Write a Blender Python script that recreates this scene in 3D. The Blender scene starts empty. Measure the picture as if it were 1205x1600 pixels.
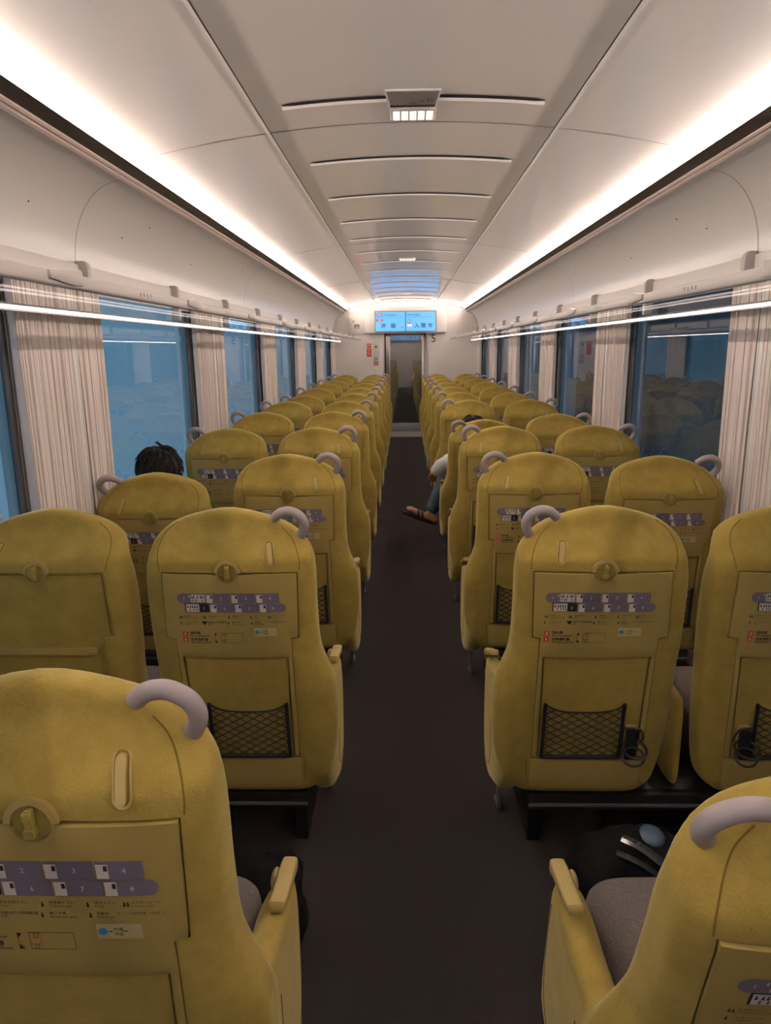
import bpy, bmesh, math, random
from mathutils import Vector, Matrix, noise
random.seed(7)
SC = bpy.context.scene
COL = SC.collection

# ------------------------------------------------------------------ camera
F = 1112.257
CAM = Vector((-0.0358, 0.0, 1.6))
FW = Vector((-0.02698693, 0.97422306, -0.22396683))
RT = Vector((0.9996225, 0.02514532, -0.01107125))
UP = Vector((0.00515415, 0.22418106, 0.97453388))
cd = bpy.data.cameras.new('camera')
cam = bpy.data.objects.new('camera', cd)
COL.objects.link(cam)
m = Matrix((RT, UP, -FW)).transposed().to_4x4()
m.translation = CAM
cam.matrix_world = m
cd.sensor_fit = 'VERTICAL'
cd.sensor_height = 24.0
cd.lens = 24.0 * F / 1600.0
cd.clip_start = 0.02
SC.camera = cam

# ------------------------------------------------------------------ light levels
LED_COLOR = (1.0, 0.83, 0.725)
COVE_LED = 88.0        # the two long light lines under the ceiling
ARCH_LED = 6.0        # the arched light over the end wall
RACK_LED = 10.0         # the light line under each luggage rack
LAMP_LED = 0.6
SCREEN_LEVEL = 0.95
w = bpy.data.worlds.new('dusk')
SC.world = w
w.use_nodes = True
bg = w.node_tree.nodes['Background']
bg.inputs[0].default_value = (0.14, 0.29, 0.43, 1)
bg.inputs[1].default_value = 0.70
SC.view_settings.view_transform = 'Standard'
SC.view_settings.look = 'None'
SC.view_settings.exposure = 0.36
SC.view_settings.gamma = 1.0
SC.view_settings.use_curve_mapping = False

# ------------------------------------------------------------------ materials
def lin(r, g, b):
    f = lambda c: (c / 255 / 12.92) if c <= 10 else ((c / 255 + 0.055) / 1.055) ** 2.4
    return (f(r), f(g), f(b), 1)

def mat(name, col, rough=0.5, metal=0.0, spec=0.5, mottle=0.0, scale=20, bump=0.0, bscale=200, sheen=0.0,
        coat=0.0, emit=None, estr=0.0, col2=None, alpha=1.0, bdist=0.002, stretch=(1, 1, 1)):
    M = bpy.data.materials.new(name)
    M.use_nodes = True
    nt = M.node_tree
    p = nt.nodes['Principled BSDF']
    p.inputs['Base Color'].default_value = col
    p.inputs['Roughness'].default_value = rough
    p.inputs['Metallic'].default_value = metal
    p.inputs['Specular IOR Level'].default_value = spec
    p.inputs['Coat Weight'].default_value = coat
    p.inputs['Alpha'].default_value = alpha
    if sheen:
        p.inputs['Sheen Weight'].default_value = sheen
        p.inputs['Sheen Roughness'].default_value = 0.35
        p.inputs['Sheen Tint'].default_value = (1.0, 0.9, 0.5, 1)
    if emit:
        p.inputs['Emission Color'].default_value = emit
        p.inputs['Emission Strength'].default_value = estr
    tc = nt.nodes.new('ShaderNodeTexCoord')
    mp = nt.nodes.new('ShaderNodeMapping')
    mp.inputs['Scale'].default_value = stretch
    nt.links.new(tc.outputs['Object'], mp.inputs['Vector'])
    if mottle:
        n = nt.nodes.new('ShaderNodeTexNoise')
        n.inputs['Scale'].default_value = scale
        n.inputs['Detail'].default_value = 6
        n.inputs['Roughness'].default_value = 0.7
        nt.links.new(mp.outputs[0], n.inputs['Vector'])
        r = nt.nodes.new('ShaderNodeMapRange')
        r.inputs['From Min'].default_value = 0.3
        r.inputs['From Max'].default_value = 0.7
        nt.links.new(n.outputs[0], r.inputs['Value'])
        mx = nt.nodes.new('ShaderNodeMix')
        mx.data_type = 'RGBA'
        c2 = col2 or tuple(c * (1 - mottle) for c in col[:3]) + (1,)
        mx.inputs[6].default_value = col
        mx.inputs[7].default_value = c2
        nt.links.new(r.outputs[0], mx.inputs[0])
        nt.links.new(mx.outputs[2], p.inputs['Base Color'])
    if bump:
        n2 = nt.nodes.new('ShaderNodeTexNoise')
        n2.inputs['Scale'].default_value = bscale
        n2.inputs['Detail'].default_value = 3
        nt.links.new(mp.outputs[0], n2.inputs['Vector'])
        b = nt.nodes.new('ShaderNodeBump')
        b.inputs['Strength'].default_value = bump
        b.inputs['Distance'].default_value = bdist
        nt.links.new(n2.outputs[0], b.inputs['Height'])
        nt.links.new(b.outputs[0], p.inputs['Normal'])
    return M

VEL = mat('yellow_velvet', (0.345, 0.252, 0.058, 1), rough=0.85, spec=0.15, mottle=0.3, scale=14,
          col2=(0.24, 0.172, 0.036, 1), bump=0.55, bscale=230, sheen=0.55)
VEL2 = mat('yellow_velvet_panel', (0.34, 0.248, 0.058, 1), rough=0.85, spec=0.15, mottle=0.3, scale=11,
           col2=(0.24, 0.174, 0.038, 1), bump=0.55, bscale=230, sheen=0.45)
SEAM = mat('seam_thread', (0.16, 0.11, 0.02, 1), rough=0.9, spec=0.1)
PLA = mat('mustard_plastic', (0.325, 0.240, 0.070, 1), rough=0.42, spec=0.4, mottle=0.06, scale=30, bump=0.05, bscale=600)
PLA_PAD = mat('pale_mustard_pad', (0.37, 0.28, 0.10, 1), rough=0.5, spec=0.35, mottle=0.05, scale=30)
LATCH = mat('olive_latch_plastic', (0.30, 0.23, 0.05, 1), rough=0.3, spec=0.5)
HAND = mat('mauve_grey_rubber', (0.33, 0.285, 0.285, 1), rough=0.45, spec=0.4, mottle=0.05, scale=40)
NET = mat('black_net_cord', (0.008, 0.008, 0.012, 1), rough=0.6, spec=0.3)
BLK = mat('black_plastic', (0.012, 0.012, 0.013, 1), rough=0.3, spec=0.5, mottle=0.1, scale=40)
BASE = mat('dark_pedestal_paint', (0.012, 0.011, 0.011, 1), rough=0.4, spec=0.4, mottle=0.2, scale=15)
GREYF = mat('grey_tweed', (0.19, 0.165, 0.15, 1), rough=0.95, spec=0.1, mottle=0.5, scale=260,
            col2=(0.085, 0.075, 0.07, 1), bump=0.5, bscale=500)
CARPET = mat('dark_brown_carpet', (0.048, 0.040, 0.038, 1), rough=0.95, spec=0.08, mottle=0.45, scale=160,
             col2=(0.034, 0.027, 0.025, 1), bump=0.6, bscale=420, bdist=0.004)
CEIL = mat('ceiling_panel_paint', (0.90, 0.845, 0.815, 1), rough=0.11, spec=0.5, mottle=0.02, scale=3)
COVE = mat('cove_panel_paint', (0.62, 0.59, 0.565, 1), rough=0.32, spec=0.45, mottle=0.02, scale=3)
WALL = mat('warm_white_wall', (0.68, 0.64, 0.61, 1), rough=0.45, spec=0.35, mottle=0.02, scale=3)
LINE = mat('panel_joint_dark', (0.07, 0.06, 0.055, 1), rough=0.6)
ALU = mat('satin_aluminium', (0.50, 0.46, 0.44, 1), rough=0.28, metal=0.85, mottle=0.05, scale=60)
RAILP = mat('pinkish_rail_paint', (0.62, 0.50, 0.45, 1), rough=0.35, spec=0.5)
DARKMET = mat('bronze_channel', (0.045, 0.034, 0.027, 1), rough=0.4, metal=0.3, mottle=0.1, scale=20)
RACKM = mat('rack_paint', (0.46, 0.425, 0.40, 1), rough=0.4, spec=0.4, mottle=0.03, scale=10)
CURT = mat('pleated_blind_cloth', (0.72, 0.64, 0.595, 1), rough=0.85, spec=0.15, mottle=0.05, scale=6)
FRAMEM = mat('window_frame_grey', (0.10, 0.10, 0.105, 1), rough=0.4, spec=0.4, mottle=0.05, scale=20)
STEEL = mat('brushed_door_steel', (0.42, 0.39, 0.37, 1), rough=0.35, metal=0.6, mottle=0.05, scale=50)
SLIT = mat('dark_slot', (0.008, 0.007, 0.006, 1), rough=0.8)
LED = mat('cove_led', (1, 1, 1, 1), emit=LED_COLOR + (1,), estr=COVE_LED)
LEDA = mat('arch_led', (1, 1, 1, 1), emit=LED_COLOR + (1,), estr=ARCH_LED)
LEDR = mat('rack_led', (1, 1, 1, 1), emit=(1.0, 0.82, 0.76, 1), estr=RACK_LED)
LEDC = mat('lamp_cell_lens', (1, 1, 1, 1), emit=(1.0, 0.9, 0.82, 1), estr=LAMP_LED)
SCR = mat('screen_blue', (0.02, 0.05, 0.1, 1), rough=0.2, emit=lin(98, 178, 250), estr=SCREEN_LEVEL)
INK = mat('dark_ink', (0.02, 0.022, 0.028, 1), rough=0.5, spec=0.2)
INKW = mat('white_ink', (0.62, 0.6, 0.58, 1), rough=0.5)
RED = mat('red_print', (0.50, 0.035, 0.02, 1), rough=0.4)
LILAC = mat('lilac_grey_print', (0.135, 0.115, 0.155, 1), rough=0.45)
TILE = mat('white_print_tile', (0.55, 0.50, 0.44, 1), rough=0.45)
STICK = mat('sticker_cream', (0.42, 0.34, 0.17, 1), rough=0.4)
BLUEP = mat('blue_print', (0.05, 0.22, 0.42, 1), rough=0.4)
SINK = mat('screen_ink', (0.01, 0.02, 0.04, 1), rough=0.4, emit=(0.004, 0.02, 0.05, 1), estr=1.0)
SRED = mat('screen_red', (0.1, 0.02, 0.03, 1), rough=0.4, emit=lin(150, 62, 100), estr=SCREEN_LEVEL)
SWHT = mat('screen_white', (0.1, 0.1, 0.1, 1), rough=0.4, emit=lin(225, 225, 240), estr=SCREEN_LEVEL)
SKIN = mat('skin', (0.42, 0.20, 0.12, 1), rough=0.55, mottle=0.12, scale=25)
HAIR = mat('black_hair', (0.009, 0.007, 0.006, 1), rough=0.6, spec=0.25, mottle=0.3, scale=60)
HAIRB = mat('dark_brown_hair', (0.035, 0.018, 0.010, 1), rough=0.5, spec=0.4, mottle=0.3, scale=60)
SHIRT = mat('white_cotton', (0.66, 0.65, 0.64, 1), rough=0.9, mottle=0.08, scale=10, bump=0.5, bscale=25, bdist=0.01)
SHIRTD = mat('charcoal_cotton', (0.04, 0.04, 0.045, 1), rough=0.9, mottle=0.1, scale=10)
JEANS = mat('blue_denim', (0.085, 0.13, 0.18, 1), rough=0.9, mottle=0.6, scale=14, col2=(0.03, 0.05, 0.075, 1), bump=0.5, bscale=60, bdist=0.006)
SANDAL = mat('dark_brown_sandal', (0.028, 0.010, 0.008, 1), rough=0.5, mottle=0.2, scale=30)
BAGM = mat('black_bag_nylon', (0.005, 0.005, 0.006, 1), rough=0.8, spec=0.12, mottle=0.2, scale=20, bump=0.7, bscale=18, bdist=0.02)
BAGZ = mat('glossy_black_trim', (0.03, 0.03, 0.035, 1), rough=0.12, spec=0.8)
BAGB = mat('blue_grey_cloth', (0.06, 0.10, 0.15, 1), rough=0.35, spec=0.5, mottle=0.3, scale=20)
PLATW = mat('outside_wall_dark', (0.13, 0.14, 0.15, 1), rough=0.9, mottle=0.3, scale=2)
PLATP = mat('outside_pillar_pale', (0.55, 0.62, 0.66, 1), rough=0.7, mottle=0.1, scale=3)

def glass(name, ior, tint, rough=0.0):
    M = bpy.data.materials.new(name)
    M.use_nodes = True
    nt = M.node_tree
    nt.nodes.clear()
    o = nt.nodes.new('ShaderNodeOutputMaterial')
    mx = nt.nodes.new('ShaderNodeMixShader')
    fr = nt.nodes.new('ShaderNodeFresnel')
    fr.inputs[0].default_value = ior
    t = nt.nodes.new('ShaderNodeBsdfTransparent')
    t.inputs[0].default_value = tint
    g = nt.nodes.new('ShaderNodeBsdfGlossy')
    g.inputs['Roughness'].default_value = rough
    g.inputs[0].default_value = (0.95, 0.95, 0.95, 1)
    nt.links.new(fr.outputs[0], mx.inputs[0])
    nt.links.new(t.outputs[0], mx.inputs[1])
    nt.links.new(g.outputs[0], mx.inputs[2])
    nt.links.new(mx.outputs[0], o.inputs[0])
    return M
GLASS = glass('window_glass', 1.88, (0.80, 0.88, 0.92, 1))
GLASSD = glass('tinted_door_glass', 3.4, (0.70, 0.76, 0.70, 1), 0.02)
GLASSR = glass('rack_glass', 1.03, (0.97, 0.98, 0.97, 1))
for n_ in [n for n in GLASSR.node_tree.nodes if n.type == 'FRESNEL']: GLASSR.node_tree.nodes.remove(n_)
GLASSR.node_tree.nodes['Mix Shader'].inputs[0].default_value = 0.04

# ------------------------------------------------------------------ mesh helpers
class MB:
    def __init__(s):
        s.v = []; s.f = []; s.m = []
    def add(s, vs, fs, mi=0):
        k = len(s.v)
        s.v += [tuple(v) for v in vs]
        for f in fs:
            s.f.append(tuple(i + k for i in f)); s.m.append(mi)
        return s
    def box(s, a, b, mi=0):
        x0, y0, z0 = a; x1, y1, z1 = b
        vs = [(x0, y0, z0), (x1, y0, z0), (x1, y1, z0), (x0, y1, z0), (x0, y0, z1), (x1, y0, z1), (x1, y1, z1), (x0, y1, z1)]
        return s.add(vs, [(0, 3, 2, 1), (4, 5, 6, 7), (0, 1, 5, 4), (1, 2, 6, 5), (2, 3, 7, 6), (3, 0, 4, 7)], mi)
    def tube(s, pts, r, n=10, mi=0, closed=False, sy=1.0):
        pts = [Vector(p) for p in pts]
        rr = r if isinstance(r, (list, tuple)) else [r] * len(pts)
        N = len(pts); vs = []; fs = []
        up = None
        for i, p in enumerate(pts):
            if closed: t = pts[(i + 1) % N] - pts[(i - 1) % N]
            else: t = pts[min(i + 1, N - 1)] - pts[max(i - 1, 0)]
            t.normalize()
            if up is None:
                up = Vector((0, 0, 1)) if abs(t.z) < 0.9 else Vector((0, 1, 0))
            a = t.cross(up)
            if a.length < 1e-6: a = t.orthogonal()
            a.normalize(); b = a.cross(t).normalized(); up = b
            for j in range(n):
                q = 2 * math.pi * j / n
                vs.append(p + a * math.cos(q) * rr[i] * sy + b * math.sin(q) * rr[i])
        for i in range(N if closed else N - 1):
            for j in range(n):
                k = (i + 1) % N
                fs.append((i * n + j, i * n + (j + 1) % n, k * n + (j + 1) % n, k * n + j))
        if not closed:
            fs.append(tuple(range(n))[::-1]); fs.append(tuple((N - 1) * n + j for j in range(n)))
        return s.add(vs, fs, mi)
    def prism(s, prof, axis, a, b, mi=0):
        """closed 2D profile swept along an axis ('y' takes (x,z) pairs; 'x' takes (y,z) pairs)"""
        n = len(prof)
        mk = (lambda p, t: (p[0], t, p[1])) if axis == 'y' else (lambda p, t: (t, p[0], p[1]))
        vs = [mk(p, a) for p in prof] + [mk(p, b) for p in prof]
        fs = [(i, (i + 1) % n, n + (i + 1) % n, n + i) for i in range(n)] + [tuple(range(n))[::-1], tuple(range(n, 2 * n))]
        return s.add(vs, fs, mi)
    def ell(s, c, r, n=16, mi=0):
        vs = []; fs = []
        for i in range(n + 1):
            th = math.pi * i / n
            for j in range(2 * n):
                ph = math.pi * j / n
                vs.append((c[0] + r[0] * math.sin(th) * math.cos(ph), c[1] + r[1] * math.sin(th) * math.sin(ph), c[2] + r[2] * math.cos(th)))
        for i in range(n):
            for j in range(2 * n):
                a = i * 2 * n + j; b = i * 2 * n + (j + 1) % (2 * n)
                fs.append((a, a + 2 * n, b + 2 * n, b))
        return s.add(vs, fs, mi)
    def mesh(s, name, mats, smooth=True, angle=40, recalc=True):
        me = bpy.data.meshes.new(name)
        bm = bmesh.new()
        vv = [bm.verts.new(v) for v in s.v]
        for f, mi in zip(s.f, s.m):
            try:
                fc = bm.faces.new([vv[i] for i in f])
                fc.material_index = mi
            except ValueError:
                pass
        bmesh.ops.remove_doubles(bm, verts=bm.verts, dist=1e-6)
        if recalc: bmesh.ops.recalc_face_normals(bm, faces=bm.faces)
        bm.to_mesh(me); bm.free()
        for M in (mats if isinstance(mats, (list, tuple)) else [mats]): me.materials.append(M)
        if smooth:
            me.shade_smooth()
            me.set_sharp_from_angle(angle=math.radians(angle))
        return me

def link(name, me, parent=None, loc=None):
    o = bpy.data.objects.new(name, me)
    COL.objects.link(o)
    if parent: o.parent = parent
    if loc: o.location = loc
    return o

def evaluated(me, *mods, mats=None, smooth=True, angle=40):
    """bake modifiers into a fresh mesh"""
    o = bpy.data.objects.new('tmp', me)
    COL.objects.link(o)
    for kind, kw in mods:
        md = o.modifiers.new(kind, kind)
        for k, v in kw.items(): setattr(md, k, v)
    dg = bpy.context.evaluated_depsgraph_get()
    dg.update()
    r = bpy.data.meshes.new_from_object(o.evaluated_get(dg))
    bpy.data.objects.remove(o)
    if mats is not None:
        r.materials.clear()
        for M in mats: r.materials.append(M)
    if smooth:
        r.shade_smooth()
        r.set_sharp_from_angle(angle=math.radians(angle))
    return r

def bev(me, w=0.003, seg=2, angle=40):
    return evaluated(me, ('BEVEL', dict(width=w, segments=seg, limit_method='ANGLE', angle_limit=math.radians(35))), angle=angle)

def mirror_mesh(me):
    r = me.copy()
    r.transform(Matrix.Scale(-1, 4, (1, 0, 0)))
    r.flip_normals()
    return r

def thing(name, label, cat, loc=(0, 0, 0), group=None):
    o = bpy.data.objects.new(name, None)
    o.empty_display_size = 0.1
    COL.objects.link(o)
    o.location = loc
    return tag(o, label, cat, group)

def tag(o, label, cat, group=None):
    o['label'] = label; o['category'] = cat
    if group: o['group'] = group
    return o

def struct(name, me, parent=None):
    o = link(name, me, parent)
    if not parent: o['kind'] = 'structure'
    return o

def text_geo(body, size, align='CENTER', res=2, bold=0.0):
    c = bpy.data.curves.new('t', 'FONT')
    c.body = body; c.size = size; c.align_x = align; c.resolution_u = res; c.offset = bold
    o = bpy.data.objects.new('t', c)
    COL.objects.link(o)
    dg = bpy.context.evaluated_depsgraph_get(); dg.update()
    me = bpy.data.meshes.new_from_object(o.evaluated_get(dg))
    vs = [tuple(v.co) for v in me.vertices]; fs = [tuple(p.vertices) for p in me.polygons]
    bpy.data.objects.remove(o); bpy.data.curves.remove(c); bpy.data.meshes.remove(me)
    return vs, fs

# ------------------------------------------------------------------ the car: floor, walls, cove, ceiling
Y0, Y1 = -1.9, 14.1
XW = 1.386
def zc(x): return 2.462 - 0.10 * x * x      # ceiling arch

struct('floor', MB().box((-1.45, Y0, -0.06), (1.45, 14.0, 0)).mesh('floor', CARPET, False))
mb = MB().box((-0.5, 13.14, 0.0), (0.5, 14.02, 0.006))
struct('trim_1', mb.mesh('threshold_plate', STEEL, False))

# ceiling: arched shell with thickness
mb = MB()
NX = 40; xs_ = [-1.18 + 2.36 * i / NX for i in range(NX + 1)]
prof = [(x, zc(x)) for x in xs_] + [(x, zc(x) + 0.05) for x in reversed(xs_)]
mb.prism(prof, 'y', Y0, Y1)
struct('ceiling', mb.mesh('ceiling', CEIL))
# panel joints across the ceiling and along it
n_trim = 2
for y in (3.05, 6.22, 9.4, 12.6):
    mb = MB()
    pts = [(x, y, zc(x) - 0.0008) for x in [-1.05 + 2.1 * i / 30 for i in range(31)]]
    for k in range(30):
        a, b = pts[k], pts[k + 1]
        mb.add([a, b, (b[0], y + 0.004, b[2]), (a[0], y + 0.004, a[2])], [(0, 1, 2, 3)])
        mb.add([(a[0], y + 0.004, a[2] - .0015), (b[0], y + 0.004, b[2] - .0015), (b[0], y + 0.009, b[2]), (a[0], y + 0.009, a[2])], [(0, 1, 2, 3)], 1)
    struct('trim_%d' % n_trim, mb.mesh('ceiling_joint', [LINE, ALU], False)); n_trim += 1
for s in (-1, 1):
    x = s * 0.562
    mb = MB()
    mb.box((x - 0.008, Y0, zc(x) - 0.0015), (x + 0.008, 13.9, zc(x) + 0.01), 0)
    mb.box((x - 0.005, Y0, zc(x) - 0.006), (x + 0.005, 13.9, zc(x) + 0.004), 1)
    struct('trim_%d' % n_trim, mb.mesh('ceiling_profile', [SLIT, COVE], False)); n_trim += 1

PK = [2.46 + 2.14 * k for k in range(-2, 6)]     # far edge of each pane = near edge of each pier
def build_side(s, nm):
    X = s * XW
    mb = MB()
    o = lambda x: (min(X, x), max(X, x))
    xa, xb = o(s * 1.46)
    mb.box((xa, Y0, 0), (xb, Y1, 0.66))
    mb.box((xa, Y0, 1.86), (xb, Y1, 1.99))
    lo = Y0
    for p in PK:
        mb.box((xa, max(p, Y0), 0.60), (xb, min(p + 0.62, Y1) if p < 13 else Y1, 1.90))
    # lower cable duct along the foot of the wall
    xd = sorted((s * 1.31, X)); mb.box((xd[0], Y0, 0), (xd[1], Y1, 0.12))
    # cove: curved panel from wall top to light channel
    pr = []
    for i in range(17):
        t = math.pi / 2 * i / 16
        pr.append((s * (1.165 + 0.221 * math.cos(t)), 1.955 + 0.315 * math.sin(t)))
    pr2 = [(p[0] + s * 0.03, p[1] + 0.03) for p in reversed(pr)]
    mb.prism(pr + pr2, 'y', Y0, Y1)
    w_ = struct('wall_' + nm, mb.mesh('wall_' + nm, COVE, True, 30))
    # raised white board behind the rack
    xd = sorted((s * 1.374, s * 1.388))
    global n_trim
    struct('trim_%d' % n_trim, bev(MB().box((xd[0], Y0, 1.835), (xd[1], Y1, 1.952)).mesh('rack_back_board', WALL), 0.004)); n_trim += 1
    # joints of the cove
    for y in (3.05, 6.22, 9.4, 12.6):
        mb = MB()
        for i in range(16):
            t0 = math.pi / 2 * i / 16; t1 = math.pi / 2 * (i + 1) / 16
            q = lambda t: (s * (1.1635 + 0.221 * math.cos(t)), 1.9545 + 0.3135 * math.sin(t))
            a, b = q(t0), q(t1)
            mb.add([(a[0], y, a[1]), (b[0], y, b[1]), (b[0], y + .004, b[1]), (a[0], y + .004, a[1])], [(0, 1, 2, 3)])
        struct('trim_%d' % n_trim, mb.mesh('cove_joint', LINE, False)); n_trim += 1
    # screw plugs on the cove
    return w_
build_side(-1, 'left'); build_side(1, 'right')

# light channel + LED line, one per side
for s, nm in ((-1, 'left'), (1, 'right')):
    t = thing('ceiling_light_line', 'long bright light line along the %s edge of the ceiling' % nm, 'light', (0, 0, 0), 'ceiling light lines')
    P = lambda pr: [(s * a, b) for a, b in pr]
    # housing behind, closing the gap to the ceiling
    link('channel', MB().prism(P([(1.0945, 2.3155), (1.10, 2.311), (1.135, 2.288), (1.175, 2.27), (1.178, 2.35), (1.102, 2.35), (1.1015, 2.337), (1.0995, 2.3158)]), 'y', Y0, 13.93).mesh('channel', DARKMET, True, 30), t)
    link('rail', MB().prism(P([(1.134, 2.292), (1.132, 2.283), (1.139, 2.277), (1.146, 2.279), (1.150, 2.271), (1.160, 2.266), (1.172, 2.270), (1.172, 2.29)]), 'y', Y0, 13.96).mesh('rail', RAILP, True, 25), t)
    link('lamp', MB().prism(P([(1.095, 2.316), (1.097, 2.3365), (1.101, 2.3365), (1.099, 2.316)]), 'y', Y0, 13.93).mesh('lamp', LED, False), t)

# ------------------------------------------------------------------ windows, blinds, racks
def win(nw, s, ya, yb):
    X = s * XW
    r = link('window_%d' % nw, None); r['kind'] = 'structure'
    r.location = (s * 1.41, (ya + yb) / 2, 0.66)
    inv = -Vector(r.location)
    mb = MB()
    xa, xb = sorted((s * 1.388, s * 1.412))
    f = 0.022
    for a, b in (((xa, ya, .66), (xb, ya + f, 1.86)), ((xa, yb - f, .66), (xb, yb, 1.86)), ((xa, ya, .66), (xb, yb, .66 + f)), ((xa, ya, 1.86 - f * .6), (xb, yb, 1.86))):
        mb.box([a[i] + inv[i] for i in range(3)], [b[i] + inv[i] for i in range(3)])
    link('window_frame', bev(mb.mesh('window_frame', FRAMEM), 0.004), r)
    x = s * 1.403 + inv[0]
    a, b = ya + inv[1], yb + inv[1]
    link('window_pane', MB().add([(x, a, 0), (x, b, 0), (x, b, 1.2), (x, a, 1.2)], [(0, 1, 2, 3)]).mesh('window_pane', GLASS, False), r)

nw = 1
for s in (-1, 1):
    ys = [p for p in PK]
    for i in range(len(ys) - 1):
        win(nw, s, ys[i] + 0.62, ys[i + 1]); nw += 1

def blind_mesh(width, seed, sg):
    """pleats: broad faces toward the cabin, narrow deep folds between; sg=+1 means the cabin is toward +x"""
    rnd = random.Random(seed)
    pr = []; y = 0.0
    while y < width - .012:
        w_ = rnd.choice((.007, .009, .011, .015, .020))
        d = rnd.uniform(.012, .020); e = rnd.uniform(-.004, .004)
        dp = rnd.uniform(-.022, -.004)
        pr += [(d, y), (d + e, y + w_ * .72), (dp, y + w_ * .86)]
        y += w_
    pr.append((.014, y))
    k_ = width / y
    n = len(pr); zs = [0.0, 0.3, 0.6, 0.9, 1.19]
    vs = []; fs = []
    for k, z in enumerate(zs):
        for i, (d, yy) in enumerate(pr):
            jy = 0.0025 * math.sin(i * .31 + k * 1.1) + 0.014 * (1 - z / 1.19) * (0.5 - yy * k_ / width)
            vs.append((sg * (d + .002 * math.sin(i * .7 + k)), yy * k_ + jy, z))
    for k in range(len(zs) - 1):
        for i in range(n - 1):
            a = k * n + i
            fs.append((a, a + 1, a + n + 1, a + n))
    return MB().add(vs, fs).mesh('blind', CURT, False)
ORD = ['nearest', 'second', 'third', 'fourth', 'fifth', 'sixth', 'seventh', 'eighth', 'ninth', 'tenth', 'eleventh', 'twelfth', 'thirteenth', 'last']
for s, nm in ((-1, 'left'), (1, 'right')):
    wide = [blind_mesh(0.40, 3 + i, -s) for i in range(3)]; slim = [blind_mesh(0.24, 13 + i, -s) for i in range(3)]
    for k, p in enumerate(PK[2:]):
        for j, (off, me, wd) in enumerate(((-0.032, wide[k % 3], 'wide'), (0.422, slim[k % 3], 'narrow'))):
            if s > 0:   # mirrored order on the other wall looks the same from the aisle
                pass
            t = thing('window_blind', '%s pleated cream blind gathered at the %s window pillar on the %s' % (wd, ORD[k], nm),
                      'blind', (s * 1.350, p + off, 0.665), 'gathered pleated window blinds')
            b = link('cloth', me, t)
            rw = .034 if j == 0 else .012
            wd_ = 0.40 if j == 0 else 0.24
            yr = wd_ + 0.002 if j == 0 else -0.014
            link('edge_rail', bev(MB().box((-0.012, yr, 0), (0.014, yr + rw, 1.19)).mesh('edge_rail', WALL), 0.002), t)
            link('head_rail', MB().box((-0.02, -0.02, 1.19), (0.03, wd_ + 0.02, 1.20)).mesh('head_rail', RACKM, False), t)

for s, nm in ((-1, 'left'), (1, 'right')):
    t = thing('luggage_rack', 'glass shelf luggage rack running above the %s windows' % nm, 'luggage rack', (s * 1.1, 6.0, 1.75), 'overhead luggage racks')
    ox, oy, oz = t.location
    L = lambda a: (a[0] - ox, a[1] - oy, a[2] - oz)
    def bx(m_, x0, x1, y0, y1, z0, z1, mi=0):
        xa, xb = sorted((s * x0, s * x1)); m_.box(L((xa, y0, z0)), L((xb, y1, z1)), mi)
    ya, yb = Y0, 13.95
    m1 = MB(); bx(m1, 0.845, 0.872, ya, yb, 1.752, 1.787)
    link('front_rail', bev(m1.mesh('front_rail', RACKM), 0.006, 3), t)
    m1 = MB(); bx(m1, 0.868, 1.36, ya, yb, 1.762, 1.768)
    link('glass_shelf', m1.mesh('glass_shelf', GLASSR, False), t)
    m1 = MB(); bx(m1, 1.256, 1.275, ya, yb, 1.728, 1.752)
    bx(m1, 1.238, 1.258, ya, yb, 1.7435, 1.7485)
    link('light_profile', m1.mesh('light_profile', FRAMEM, False), t)
    m1 = MB(); bx(m1, 1.243, 1.252, ya, yb, 1.7345, 1.7405)
    link('lamp', m1.mesh('lamp', LEDR, False), t)
    # seat number plates on the front rail
    k = 0
    while True:
        y = 0.78 + 1.07 * k
        if y > 13.2: break
        if y > 1.0:
            m1 = MB()
            m1.prism([(y - 0.17 - oy, 1.785 - oz), (y - 0.05 - oy, 1.797 - oz), (y - 0.01 - oy, 1.799 - oz), (y - oy, 1.794 - oz), (y - oy, 1.760 - oz), (y - 0.05 - oy, 1.757 - oz), (y - 0.17 - oy, 1.765 - oz)],
                     'x', min(s * 0.838, s * 0.862) - ox, max(s * 0.838, s * 0.862) - ox)
            link('number_plate', bev(m1.mesh('number_plate', RACKM), 0.003), t)
        k += 1
    # brackets
    k = 0
    while True:
        y = 3.06 + 1.2 * (k - 2)
        k += 1
        if y > 13.9: break
        if y < 0.3: continue
        pr = [(1.382, 1.768), (1.334, 1.768), (1.334, 1.94), (1.340, 1.957), (1.352, 1.965), (1.382, 1.965)]
        m1 = MB().prism([(s * a - ox, b - oz) for a, b in pr], 'y', y - 0.013 - oy, y + 0.022 - oy)
        link('bracket', bev(m1.mesh('bracket', RACKM), 0.005, 3), t)
        if y > 9: continue
        m1 = MB().box(L((s * 1.2035 - 0.001, y - 0.003, 1.80)), L((s * 1.2035 + 0.001, y + 0.003, 1.81)))
    # little seat symbols on the rail
    if True:
        m1 = MB()
        for k in range(10):
            yy = 2.31 + 1.07 * k
            for q in range(4):
                xx = s * 0.8445
                z0 = 1.763 + (0.002 if q % 2 else 0)
                m1.add([L((xx, yy - .05 + q * .03, z0)), L((xx, yy - .04 + q * .03, z0)), L((xx, yy - .04 + q * .03, z0 + .012)), L((xx, yy - .05 + q * .03, z0 + .012))], [(0, 1, 2, 3)])
        link('seat_symbols', m1.mesh('seat_symbols', FRAMEM, False), t)

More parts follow.
